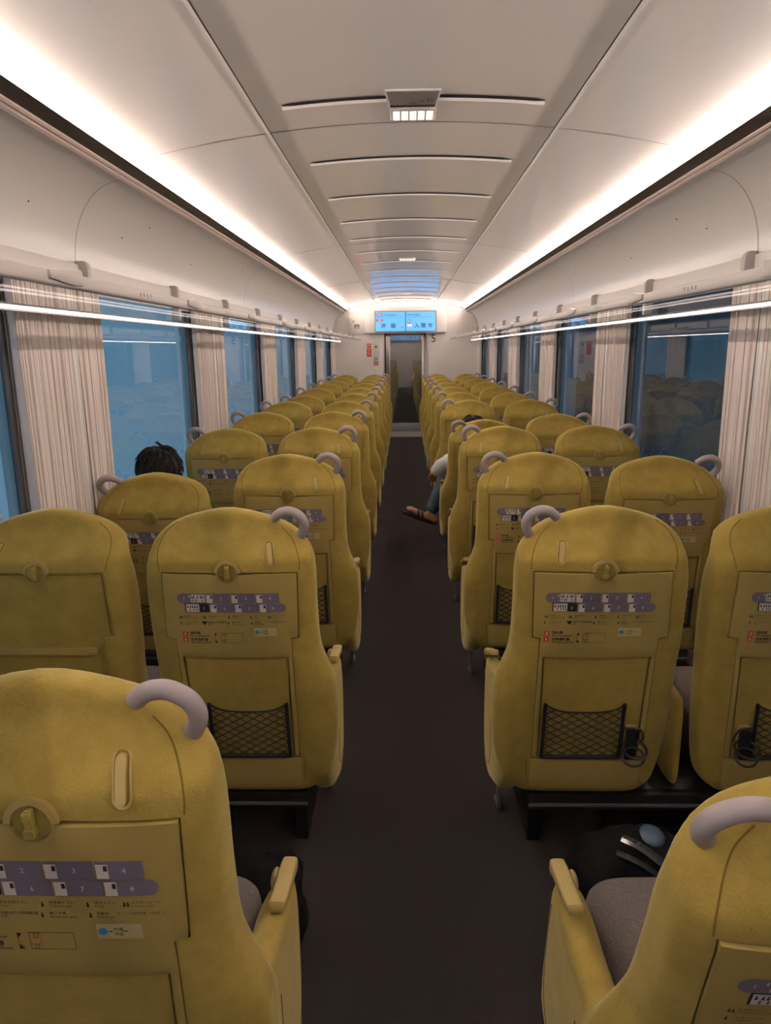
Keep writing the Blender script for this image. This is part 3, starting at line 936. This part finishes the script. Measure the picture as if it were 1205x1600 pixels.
# cushion, front pad
mb = MB()
rings = []
for z, a, b in ((.33, .180, .17), (.36, .195, .19), (.42, .200, .197), (.455, .197, .193), (.468, .186, .18), (.472, .16, .15)):
    rings.append(sring(.006, .035, a, b - .018, z - .012, 4.5, 40, tilt=lambda x, y: 0.05 * (y - .05)))
loft(mb, rings)
CUSH = two(evaluated(mb.mesh('seat_cushion', GREYF), ('SUBSURF', dict(levels=1)), mats=[GREYF], angle=80))
# centre armrest (belongs to aisle seats)
mb = MB()
rings = []
for z, a, y_a, y_b in ((.27, .014, -.24, .05), (.30, .018, -.25, .10), (.40, .020, -.25, .16), (.50, .020, -.25, .18), (.55, .017, -.24, .17), (.56, .009, -.22, .15)):
    rings.append(sring(.276, (y_a + y_b) / 2, a, (y_b - y_a) / 2, z, 3.5, 28))
loft(mb, rings)
CARM = two(mb.mesh('centre_armrest', VEL2, True, 60))
# outer side panel trim line + foot
mb = MB()
pts = []
for p in smooth_pts([(0, -.16, .52), (0, -.155, .38), (0, -.13, .28), (0, -.05, .225), (0, .03, .24), (0, .06, .30), (0, .07, .38), (0, .07, .50)], 5):
    h_ = BV.ray_cast(Vector((-1, p.y, p.z)), Vector((1, 0, 0)))[0]
    if h_: pts.append((h_.x - .0002, h_.y, h_.z))
mb.tube(pts, .0013, 5)
SIDE = two(mb.mesh('side_panel_seam', SEAM))
mb = MB()
mb.box((-.235, .085, .02), (-.220, .160, .040)); mb.box((-.234, .085, .03), (-.221, .11, .13))
mb.ell((-.2275, .160, .018), (.012, .018, .018), 8)
FOOT = two(bev(mb.mesh('foot', FRAMEM), .003))

# ---- printed guide on the tray table (never mirrored)
def g(a, b):
    px, py = 840 + a / 5.477, 880 + b / 5.477
    return (-.198 + (px - 836) * .398 / 217, .964 - (py - 895) * .280 / 131)
def print_geo():
    mb = MB()
    def flt(poly, mi, lay):
        o = .0050 + .0005 * lay
        n = len(poly)
        # split wide polygons so that they follow the curved face
        bm = bmesh.new(); bm.faces.new([bm.verts.new((x, 0, z)) for x, z in poly])
        x = -.2
        while x < .21:
            bmesh.ops.bisect_plane(bm, geom=bm.verts[:] + bm.edges[:] + bm.faces[:], plane_co=(x + 1e-4, 0, 0), plane_no=(1, 0, 0)); x += .04
        bm.verts.index_update()
        vs = [(v.co.x, v.co.y, v.co.z) for v in bm.verts]
        fs = [tuple(v.index for v in f.verts) for f in bm.faces]
        bm.free()
        return mb.add([(v[0], -o, v[2]) for v in vs], fs, mi)
    def R_(a0, b0, a1, b1, mi, lay): 
        x0, z0 = g(a0, b1); x1, z1 = g(a1, b0)
        flt([(x0, z0), (x1, z0), (x1, z1), (x0, z1)], mi, lay)
    def T_(body, a, b, size, mi, align='LEFT', bold=0.0, lay=1):
        vs, fs = text_geo(body, size, align, 1, bold)
        x, z = g(a, b)
        mb.add([(x + v[0], -(.0050 + .0005 * lay), z + v[1]) for v in vs], fs, mi)
    h = g(0, 243)[1] - g(0, 327)[1]
    cx_, cz_ = g(137, 285)
    flt([(p[0], p[1]) for p in arc(cx_, cz_, h / 2, 90, 270, 12)] + [g(340, 327), g(340, 243)], 1, 0)
    for a in ((350, 560), (570, 782), (791, 993)): R_(a[0], 243, a[1], 327, 1, 0)
    cx_, cz_ = g(1003, 367)
    for a in ((372, 590), (600, 808)): R_(a[0], 330, a[1], 405, 1, 0)
    h = g(0, 330)[1] - g(0, 405)[1]
    flt([g(817, 330), g(817, 405)] + arc(cx_, cz_, h / 2, -90, 90, 12), 1, 0)
    R_(150, 326, 366, 400, 3, 0)
    R_(160, 332, 278, 396, 2, 1)
    R_(210, 252, 333, 316, 2, 1)
    for a in (352, 574, 794): R_(a, 256, a + 52, 322, 2, 1)
    for a in (378, 600, 818): R_(a, 338, a + 52, 402, 2, 1)
    # pictograms as small dark figures
    def man(a, b, s_=1.0, mi=3):
        R_(a, b, a + 8 * s_, b + 8 * s_, mi, 2); R_(a - 2 * s_, b + 10 * s_, a + 10 * s_, b + 24 * s_, mi, 2)
    for a in (220, 236, 268, 296, 312): man(a, 258)
    for a in (222, 246, 262, 308): man(a, 288, .8)
    for a in (170, 196, 216, 236, 256): man(a, 340)
    for a in (190, 222, 244, 262): man(a, 368, .8)
    for a in (385, 607, 827):
        R_(a, 262, a + 16, 286, 3, 2)
    for a in (411, 633, 851):
        R_(a, 344, a + 16, 368, 3, 2)
    R_(190, 258, 200, 275, 2, 1)
    for n_, a in (('1', 150), ('2', 478), ('3', 700), ('4', 912)): T_(n_, a, 296, .013, 2, 'CENTER')
    for n_, a in (('5', 320), ('6', 503), ('7', 722), ('8', 935)): T_(n_, a, 380, .013, 2, 'CENTER', lay=2)
    for a, j, e in ((130, '多目的トイレ', 'Multipurpose toilet'), (345, '男女共用トイレ', 'Toilet'), (562, '男性用トイレ', 'Toilet for men'), (760, '洋式トイレ', 'Toilet'), (918, 'パウダールーム', 'Powder room')):
        T_(j, a, 441, .0062, 3); T_(e, a, 457, .0056, 3)
    for a, j, e in ((130, 'くずもの入れ', 'Trash box'), (340, '自動体外式除細動器', 'AED'), (555, '車いす席', 'Wheelchair space'), (760, '洗面台', 'Washroom'), (850, 'テーブル耐荷重 10kgまで', '')):
        T_(j, a, 493, .0062, 3)
        if e: T_(e, a, 509, .0056, 3)
    for a in (92, 108, 303, 318, 530, 728, 886, 902): man(a, 432, .9)
    for a in (93, 520, 732): man(a, 484, .9)
    x, z = g(308, 492)
    flt([(x - .008, z + .003), (x - .004, z + .006), (x, z + .003), (x + .004, z + .006), (x + .008, z + .003), (x, z - .008)][::-1], 3, 1)
    R_(98, 570, 142, 610, 4, 0); R_(96, 620, 138, 660, 4, 0)
    R_(114, 578, 126, 602, 2, 1); R_(110, 632, 124, 650, 2, 1)
    T_('消火器', 165, 590, .0105, 3, bold=.0002); T_('Fire extinguisher', 165, 613, .0088, 3, bold=.0001)
    T_('非常通報器', 165, 648, .0105, 3, bold=.0002); T_('Emergency phone', 165, 670, .0088, 3, bold=.0001)
    def ol(a0, b0, a1, b1, w_=2.2, mi=3):
        R_(a0, b0, a1, b0 + w_, mi, 1); R_(a0, b1 - w_, a1, b1, mi, 1); R_(a0, b0, a0 + w_, b1, mi, 1); R_(a1 - w_, b0, a1, b1, mi, 1)
    ol(440, 582, 642, 668); ol(440, 586, 490, 614, 2, 4); ol(440, 640, 490, 668, 2, 3); R_(488, 584, 491, 668, 4, 1)
    ol(462, 590, 482, 610, 2, 3); ol(458, 645, 478, 664, 2, 3)
    x0, z0 = g(388, 584)
    flt([g(388, 584), g(388, 612), g(410, 590)], 3, 1); flt([g(388, 640), g(388, 668), g(412, 664)], 3, 1)
    R_(386, 600, 390, 660, 4, 1)
    R_(748, 540, 948, 612, 5, 0)
    cx_, cz_ = g(774, 576)
    flt(arc(cx_, cz_, .007, 0, 360, 14)[:-1], 6, 1)
    R_(800, 574, 818, 578, 3, 1); R_(865, 572, 885, 576, 3, 1)
    T_('充電', 822, 572, .0075, 3); T_('可能', 822, 596, .0075, 3)
    return mb
PR = print_geo()
TRAY = {}
for h in (1, -1):
    vs, fs = slab(table_poly, -.0115, .004)
    pm = bev(warp(MB().add(vs, fs).mesh('p', PLA)), .0018)
    if h < 0: pm = mirror_mesh(pm)
    mb = MB().add([v.co[:] for v in pm.vertices], [tuple(p.vertices) for p in pm.polygons], 0)
    k = len(mb.v)
    for v in PR.v:
        xo = h * v[0]; yo = rear(xo, v[2]) + v[1] - 0.0002; q = fit_s(v[2])
        mb.v.append((h * ((.573 + xo) * q - .556), yo * q - 2.232 * (1 - q), 1.6 - (1.6 - v[2]) * q))
    for f, mi in zip(PR.f, PR.m): mb.f.append(tuple(i + k for i in f)); mb.m.append(mi)
    me = mb.mesh('tray_table', [PLA, LILAC, TILE, INK, RED, STICK, BLUEP], True, 30, recalc=False)
    TRAY[h] = me
# tray folded down (pivots on the arms)
mb = MB()
vs, fs = slab([(-.197, 0), (.199, 0), (.2, -.27), (-.19, -.27)], 0, .015, f=lambda x, z: 0)
mb.add([(v[0], -v[2] * -1 * 1.0 - .235, .60 + v[1] * -1) for v in vs], fs)
TRAYD = two(warp(bev(mb.mesh('tray_table', PLA), .003)))
mb = MB()
mb.add(*slab([(-.16, .712), (.16, .712), (.16, .690), (-.16, .690)], -.012, .003))
for x in (-.163, .177):
    mb.tube([(x, rear(x, .33) - .004, .33), (x, -.30, .592)], .007, 8)
ARMD = two(warp(mb.mesh('tray_arm', PLA)))

def make_proto(h, aisle, down):
    t = bpy.data.objects.new('train_seat', None); t.empty_display_size = .1; COL.objects.link(t)
    sh = link('seat_shell', shell_mesh[h], t)
    for sm in SEAMS: link('seam', sm[h], sh)
    link('side_seam', SIDE[h], sh)
    link('grab_handle', HANDLE[h], t)
    link('coat_hook', HOOK[h], t)
    lr = link('latch_ring', LATCHR[h], t)
    link('latch_tab', TAB[h], lr)
    if down:
        link('tray_table', TRAYD[h], t); link('tray_arm', ARMD[h], t); link('back_panel', PANELUP[h], t)
    else:
        link('tray_table', TRAY[h], t); link('tray_arm', ARML[h], t); link('tray_arm', ARMR[h], t); link('back_panel', PANEL[h], t)
    link('kick_panel', KICK[h], t)
    link('net_pocket', NETM[h], t); link('cup_holder', CUP[h], t)
    pad = link('arm_pad', PAD[h], t); link('recline_button', BTN[h], pad)
    link('seat_cushion', CUSH[h], t)
    link('foot', FOOT[h], t)
    if aisle: link('centre_armrest', CARM[h], t)
    return t
def copy_tree(o, parent=None):
    c = o.copy(); COL.objects.link(c)
    if parent: c.parent = parent
    for ch in list(o.children): copy_tree(ch, c)
    return c
protos = {}
def seat(h, aisle, down, loc, rec, sx, label, group):
    k = (h, aisle, down)
    if k in protos: o = copy_tree(protos[k])
    else: o = protos[k] = make_proto(*k)
    for nm_ in ('label', 'category', 'group'):
        if nm_ in o: del o[nm_]
    th = math.radians(rec)
    pz = .45
    o.location = (loc[0], loc[1] + pz * math.sin(th), loc[2] + pz * (1 - math.cos(th))); o.rotation_euler = (th, 0, 0); o.scale = (sx, 1, 1)
    if rec > 2:      # the pan, the foot and the arm pad stay level while the back leans
        par = Matrix.Translation(o.location) @ Matrix.Rotation(th, 4, 'X')
        for ch in o.children:
            if ch.name.split('.')[0] in ('seat_cushion', 'foot', 'arm_pad'):
                ch.matrix_basis = par.inverted() @ Matrix.Translation(loc)
    tag(o, label, 'seat', group)
    return o
D0 = 0.8618
NM = {'LA': 'left aisle-side column', 'LW': 'left window column', 'RA': 'right aisle-side column', 'RW': 'right window column'}
REC = {('RA', 0): 12,  ('LW', 2): 11, ('RA', 4): 10.5, ('RW', 4): 5, ('RW', 2): 3, ('LW', 6): 3, ('RW', 6): 1.5}
DOWN = {('LW', 1), ('RA', 5), ('RW', 5)}
SPECIAL = {('LA', 0): 'mustard velvet train seat filling the lower left corner, nearest the camera',
           ('RA', 0): 'reclined mustard velvet train seat in the lower right corner with a black bag before it',
           ('LW', 1): 'mustard velvet window seat at the left edge with its tray folded down',
           ('LW', 2): 'reclined mustard velvet window seat with a black-haired head above it',
           ('RA', 4): 'reclined mustard velvet seat of the passenger with a sandalled foot in the aisle'}
for r in range(0, 12):
    for key, x, h in (('LA', -.536, -1), ('LW', -1.068, 1), ('RA', .520, 1), ('RW', 1.064, -1)):
        if r == 0 and key in ('LW', 'RW'): continue
        lab = SPECIAL.get((key, r)) or 'mustard velvet train seat in the %s, %s row from the camera' % (NM[key], ORD[r] if r else 'nearest')
        seat(h, key[1] == 'A', (key, r) in DOWN, (x + {('RA', 0): .012, ('LW', 2): -.025}.get((key, r), 0), D0 + 1.07 * r + .30, 0), REC.get((key, r), 0), 1.0, lab,
             'mustard velvet train seats')
# pedestals, one under each pair
pm = MB()
mb = MB()
mb.box((-.45, -.275, .200), (.45, -.245, .255)); mb.box((-.45, .12, .20), (.45, .15, .25)); mb.box((-.45, -.26, .235), (.45, .14, .255))
mb.box((-.16, -.12, 0), (.16, .12, .24)); mb.box((-.43, -.16, 0), (-.39, .14, .24)); mb.box((.39, -.16, 0), (.43, .14, .24))
pf = bev(mb.mesh('frame', BASE), .004)
mb = MB().box((-.45, -.281, .215), (.45, -.274, .223))
pl = mb.mesh('trim_strip', FRAMEM, False)
first = None
for r in range(0, 12):
    for s, nm in ((-1, 'left'), (1, 'right')):
        if first is None:
            first = t = bpy.data.objects.new('seat_pedestal', None); COL.objects.link(t)
            link('frame', pf, t); link('trim_strip', pl, t)
        else: t = copy_tree(first)
        t.location = (s * .793, D0 + 1.07 * r + .30, 0)
        tag(t, 'black pedestal under the seat pair on the %s, %s row from the camera' % (nm, ORD[r]), 'pedestal', 'black pedestals under the seat pairs')

# ------------------------------------------------------------------ people
def skin_body(name, chains, M, extra=None, voxel=.009, smooth=6):
    """chains: list of [(pos, radius), ...]; every chain is a tapering tube; all fused by a voxel remesh into one surface"""
    mb = MB()
    for ch in chains:
        pts = smooth_pts([c[0] for c in ch], 4)
        rs = []
        for i in range(len(ch) - 1):
            for k in range(4): rs.append(ch[i][1] + (ch[i + 1][1] - ch[i][1]) * k / 4)
        rs.append(ch[-1][1])
        mb.tube(pts, rs, 12)
        mb.ell(ch[0][0], (ch[0][1],) * 3, 8); mb.ell(ch[-1][0], (ch[-1][1],) * 3, 8)
    for e in (extra or []): mb.ell(e[0], e[1], 12)
    return evaluated(mb.mesh('r', M), ('REMESH', dict(mode='VOXEL', voxel_size=voxel)), ('SMOOTH', dict(factor=.5, iterations=smooth)), mats=[M], angle=80)
def hand_chains(w_, d, up_, side, s_=1.0, curl=.35):
    """w_: wrist, d: finger direction, up_: back of the hand, side: thumb side"""
    w_, d, up_, side = Vector(w_), Vector(d).normalized(), Vector(up_).normalized(), Vector(side).normalized()
    ch = []
    for i, (off, ln) in enumerate(((.030, .070), (.010, .078), (-.010, .073), (-.029, .058))):
        b = w_ + d * .085 * s_ + side * off * s_
        p1 = b + (d - up_ * curl * .4) * ln * .45 * s_; p2 = p1 + (d - up_ * curl * 1.6).normalized() * ln * .32 * s_; p3 = p2 + (d - up_ * curl * 3).normalized() * ln * .25 * s_
        ch.append([(w_ + side * off * .6 * s_, .013 * s_), (w_ + d * .045 * s_ + side * off * .85 * s_, .0125 * s_), (b, .0105 * s_), (p1, .0092 * s_), (p2, .0085 * s_), (p3, .0072 * s_)])
    b = w_ + d * .025 * s_ + side * .026 * s_
    ch.append([(b, .014 * s_), (b + (side * .7 + d * .7).normalized() * .035 * s_, .012 * s_), (b + (side * .4 + d).normalized() * .065 * s_, .0095 * s_)])
    return ch
def add_hair(name, c, r_, M, parent, n=420, seed=1, tuft=None):
    rnd = random.Random(seed)
    mb = MB()
    # cap that follows the skull and stops above the nape and the forehead
    N = 20; vs = []; fs = []
    for i in range(N + 1):
        th = math.pi * 0.60 * i / N
        for j in range(36):
            ph = 2 * math.pi * j / 36
            k = 1.0 + .05 * noise.noise(Vector((math.sin(th) * math.cos(ph) * 3, math.sin(th) * math.sin(ph) * 3, math.cos(th) * 3 + seed)))
            lim = 1.0 if math.sin(ph) < .3 else (0.75 if math.sin(ph) < .7 else .62)
            t2 = th * lim
            vs.append((c[0] + r_[0] * k * math.sin(t2) * math.cos(ph), c[1] + r_[1] * k * math.sin(t2) * math.sin(ph), c[2] + r_[2] * k * math.cos(t2)))
    for i in range(N):
        for j in range(36):
            fs.append((i * 36 + j, i * 36 + (j + 1) % 36, (i + 1) * 36 + (j + 1) % 36, (i + 1) * 36 + j))
    mb.add(vs, fs)
    C = Vector(c)
    for q in range(n):
        ph = rnd.uniform(0, 2 * math.pi)
        lim = 1.0 if math.sin(ph) < .3 else .62
        th = rnd.uniform(0.02, 1.0) ** .7 * math.pi * .58 * lim
        nrm = Vector((math.sin(th) * math.cos(ph), math.sin(th) * math.sin(ph), math.cos(th)))
        p = C + Vector((nrm.x * r_[0], nrm.y * r_[1], nrm.z * r_[2]))
        dn = Vector((math.cos(th) * math.cos(ph), math.cos(th) * math.sin(ph), -math.sin(th)))
        sw = Vector((-math.sin(ph), math.cos(ph), 0)) * rnd.uniform(-.6, .6)
        d_ = (dn + sw).normalized(); l_ = rnd.uniform(.03, .055)
        lift = rnd.uniform(.05, .28)
        pts = [p - nrm * .004, p + d_ * l_ * .5 + nrm * l_ * lift * .6, p + d_ * l_ + nrm * (l_ * lift * .55 - .004)]
        mb.tube(pts, [.0032, .0028, .0006], 4)
    if tuft:
        for q in range(14):
            b = C + Vector(tuft) + Vector((rnd.uniform(-.01, .01), rnd.uniform(-.01, .01), 0))
            d_ = Vector((-.5 + rnd.uniform(-.25, .25), rnd.uniform(-.3, .3), 1)).normalized()
            mb.tube([b, b + d_ * .025, b + d_ * .045 + Vector((-.012, 0, -.002))], [.0022, .0017, .0004], 4)
    o = link(name, mb.mesh(name, M, True, 60), parent)
    return o
def person(label, seat_x, y, head, hair, headtilt, legs, arms, shirt_mat, name='person'):
    """y: hip plane; head: centre of the skull"""
    t = thing('person', label, 'person', (seat_x, y, 0.0))
    O = Vector(t.location)
    L = lambda p: tuple(Vector(p) - O)
    hx, hy, hz = head
    hip = Vector((seat_x, y, .555))
    neck = Vector((hx, hy - .015, hz - .115))
    chest = hip.lerp(neck, .62) + Vector((0, -.02, 0))
    ch = [[(L(hip), .115), (L(hip.lerp(chest, .5)), .112), (L(chest), .122), (L(neck + Vector((0, 0, -.045))), .060), (L(neck), .050), (L((hx, hy, hz - .05)), .05)],
          [(L(hip + Vector((-.09, 0, 0))), .095), (L(hip + Vector((.09, 0, 0))), .095)]]
    sh = neck + Vector((0, -.01, -.085))
    ch.append([(L(sh + Vector((-.17, 0, -.02))), .05), (L(sh), .075), (L(sh + Vector((.17, 0, -.02))), .05)])
    cloth_a = []; cloth_l = []
    for side, (el, wr, fd, up_, th) in arms.items():
        s0 = sh + Vector((.17 * side, 0, -.02))
        ch.append([(L(s0), .048), (L(Vector(s0).lerp(Vector(el), .5)), .043), (L(el), .036), (L(Vector(el).lerp(Vector(wr), .5)), .034), (L(wr), .024)])
        ch += [[(L(p), r_) for p, r_ in c] for c in hand_chains(wr, fd, up_, th, 1.0)]
        cloth_a.append((s0, el, wr))
    for side, (kn, an, toe) in legs.items():
        h0 = hip + Vector((.09 * side, .02, -.01))
        ch.append([(L(h0), .088), (L(Vector(h0).lerp(Vector(kn), .5)), .075), (L(kn), .057), (L(Vector(kn).lerp(Vector(an), .35)), .053), (L(an), .034)])
        A, T = Vector(an), Vector(toe)
        dd = (T - A).normalized()
        heel = A - dd * .045 + Vector((0, 0, -.045))
        ch.append([(L(A), .034), (L(heel), .030)])
        ch.append([(L(heel), .029), (L(A.lerp(T, .45) + Vector((0, 0, -.022))), .031), (L(A.lerp(T, .85)), .026)])
        sd = Vector((0, 0, 1)).cross(dd).normalized()
        for q in range(5):
            o_ = (q - 2) * .0165
            ch.append([(L(A.lerp(T, .75) + sd * o_), .013), (L(A.lerp(T, 1.0 - .03 * abs(q - 1)) + sd * o_ * 1.15), .0095 if q else .0125)])
        cloth_l.append((h0, kn, an))
    ex = [(L((hx, hy, hz)), (.076, .095, .105)), (L((hx, hy + .045, hz - .055)), (.055, .050, .055)), (L((hx, hy + .098, hz - .015)), (.011, .016, .020)),
          (L((hx - .077, hy, hz - .01)), (.010, .018, .030)), (L((hx + .077, hy, hz - .01)), (.010, .018, .030)),
          (L((hx, hy + .088, hz - .055)), (.022, .010, .008))]
    link('body', skin_body('body', ch, SKIN, ex, .0075, 4), t)
    # clothing
    cs = [[(L(hip + Vector((0, 0, .02))), .132), (L(hip.lerp(chest, .5)), .130), (L(chest), .138), (L(neck + Vector((0, 0, -.06))), .068)],
          [(L(sh + Vector((-.17, 0, -.02))), .062), (L(sh + Vector((0, 0, -.01))), .082), (L(sh + Vector((.17, 0, -.02))), .062)]]
    for s0, el, wr in cloth_a:
        e2 = Vector(el).lerp(Vector(wr), .75)
        cs.append([(L(s0), .062), (L(Vector(s0).lerp(Vector(el), .5)), .060), (L(el), .056), (L(Vector(el).lerp(Vector(wr), .4)), .066), (L(e2), .058)])
    link('shirt', skin_body('shirt', cs, shirt_mat, None, .009, 3), t)
    cj = [[(L(hip + Vector((-.09, 0, 0))), .112), (L(hip + Vector((.09, 0, 0))), .112)]]
    for h0, kn, an in cloth_l:
        a2 = Vector(kn).lerp(Vector(an), .84)
        cj.append([(L(h0), .102), (L(Vector(h0).lerp(Vector(kn), .5)), .090), (L(kn), .074), (L(Vector(kn).lerp(Vector(an), .4)), .068), (L(a2), .058)])
    link('trousers', skin_body('trousers', cj, JEANS, None, .009, 3), t)
    return t, O
def sandal(t, O, an, toe):
    A, T = Vector(an) - O, Vector(toe) - O
    dd = (T - A).normalized(); sd = Vector((0, 0, 1)).cross(dd).normalized(); nn = dd.cross(sd).normalized()
    hb = A - dd * .075
    heel_c = A - dd * .06 + Vector((0, 0, -.052)); tip = T + dd * .03 - nn * .016
    mb = MB()
    ax = (tip - heel_c); ln = ax.length; ax.normalize(); s2 = sd; n2 = ax.cross(s2).normalized()
    if n2.z < 0: n2 = -n2
    rings = []
    for lay in (-.012, .012):
        r_ = []
        for i in range(28):
            q = 2 * math.pi * i / 28
            u = .5 - .5 * math.cos(q)
            wv = (.034 + .014 * u) * math.sin(q)
            r_.append(tuple(heel_c + ax * ln * u + s2 * wv * 1.05 + n2 * (lay - .022)))
        rings.append(r_)
    loft(mb, rings)
    mid = heel_c + ax * ln * .52; back = heel_c + ax * ln * .30
    for c0, c1 in ((mid, mid + ax * .035), (back + ax * .02, mid + ax * .02)):
        pts = []
        for i in range(13):
            q = math.pi * i / 12
            pts.append(c0.lerp(c1, i / 12) + s2 * .044 * math.cos(q) + n2 * (.050 * math.sin(q) - .014))
        mb.tube(pts, .014, 8, 0, False, .6)
    return link('sandal', mb.mesh('sandal', SANDAL, True, 50), t)

legsA = {-1: ((.335, 5.86, .575), (.175, 5.83, .245), (-.02, 5.86, .285)), 1: ((.60, 5.92, .53), (.61, 5.90, .10), (.62, 6.07, .065))}
armsA = {-1: ((.285, 5.42, .735), (.215, 5.66, .625), (-.2, .8, -.5), (-.1, .4, .9), (1, 0, 0)), 1: ((.74, 5.40, .72), (.66, 5.66, .64), (-.4, .9, -.1), (0, 0, 1), (-1, 0, 0))}
t, O = person('person in white sleeve, jeans and dark sandals, one foot out in the aisle', .54, 5.50, (.475, 5.31, 0.992), None, 0, legsA, armsA, SHIRT)
add_hair('hair', (.475 - O.x, 5.305 - O.y, 1.002 - O.z), (.086, .104, .108), HAIR, t, 260, 5)
for k in (-1, 1): sandal(t, O, legsA[k][1], legsA[k][2])
legsB = {-1: ((-1.22, 3.83, .56), (-1.22, 3.84, .11), (-1.23, 4.01, .07)), 1: ((-1.03, 3.83, .56), (-1.03, 3.84, .11), (-1.02, 4.01, .07))}
armsB = {-1: ((-1.29, 3.42, .73), (-1.20, 3.63, .66), (.4, .9, -.1), (0, 0, 1), (1, 0, 0)), 1: ((-.93, 3.42, .72), (-1.03, 3.63, .66), (-.4, .9, -.1), (0, 0, 1), (-1, 0, 0))}
t, O = person('person with black tousled hair seated by the left window, only the crown showing', -1.12, 3.44, (-1.180, 3.26, 1.050), None, 0, legsB, armsB, SHIRTD)
add_hair('hair', (-1.180 - O.x, 3.255 - O.y, 1.060 - O.z), (.098, .108, .108), HAIR, t, 620, 9, (.03, .0, .095))
for k in (-1, 1): sandal(t, O, legsB[k][1], legsB[k][2])

# ------------------------------------------------------------------ bags
def bag(label, loc, dims, seed, extras=True):
    t = thing('bag', label, 'bag', loc)
    mb = MB(); N = 22
    a, b, h_ = dims
    vs = []; fs = []
    for i in range(N + 1):
        th = math.pi * i / N
        for j in range(2 * N):
            ph = math.pi * j / N
            s_, c_ = math.sin(th), math.cos(th)
            d_ = Vector((math.copysign(abs(s_ * math.cos(ph)) ** .6, math.cos(ph)), math.copysign(abs(s_ * math.sin(ph)) ** .6, math.sin(ph)), math.copysign(abs(c_) ** .6, c_)))
            k = 1 + .13 * noise.noise(d_ * 2.2 + Vector((seed, 0, 0))) + .06 * noise.noise(d_ * 6 + Vector((0, seed, 0)))
            vs.append((d_.x * a * k, d_.y * b * k, h_ + d_.z * h_ * (k if d_.z > 0 else 1)))
    for i in range(N):
        for j in range(2 * N):
            fs.append((i * 2 * N + j, (i + 1) * 2 * N + j, (i + 1) * 2 * N + (j + 1) % (2 * N), i * 2 * N + (j + 1) % (2 * N)))
    mb.add(vs, fs)
    link('body', mb.mesh('body', BAGM, True, 60), t)
    if extras:
        mb = MB()
        mb.tube(smooth_pts([(-a * .3, -b * .2, 2.12 * h_), (-a * .05, -b * .5, 2.10 * h_), (a * .35, -b * .9, 1.9 * h_)], 5), .008, 6, 0, False, 1.8)
        mb.tube(smooth_pts([(-a * .45, -b * .5, 2.05 * h_), (-a * .1, -b * .75, 1.98 * h_), (a * .3, -b * 1.0, 1.75 * h_)], 5), .006, 6, 0, False, 1.6)
        link('strap', mb.mesh('strap', BAGZ), t)
        mb = MB(); mb.ell((a * .2, b * .15, 1.98 * h_), (.035, .04, .022), 10)
        link('pouch', mb.mesh('pouch', BAGB), t)
    return t
bag('black bag with a glossy strap before the lower right seat', (.56, 1.60, 0.0), (.17, .12, .185), 2.0)
bag('low black bag on the floor before the lower left seat', (-.46, 1.60, 0.0), (.15, .10, .15), 5.0, False)

# ------------------------------------------------------------------ outside
mb = MB().box((4.2, -14, -1.2), (4.4, 40, 4.0))
o = link('platform_wall', mb.mesh('platform_wall', PLATW, False)); tag(o, 'dark wall standing outside the right windows', 'wall')
for i in range(7):
    y = 3.0 + 4.6 * i
    o = link('platform_pillar', bev(MB().box((3.7, y, -1.2), (3.95, y + .35, 3.2)).mesh('platform_pillar', PLATP), .02))
    tag(o, 'pale pillar outside the right windows, %s along the track' % ORD[i], 'pillar', 'pale pillars outside the right windows')
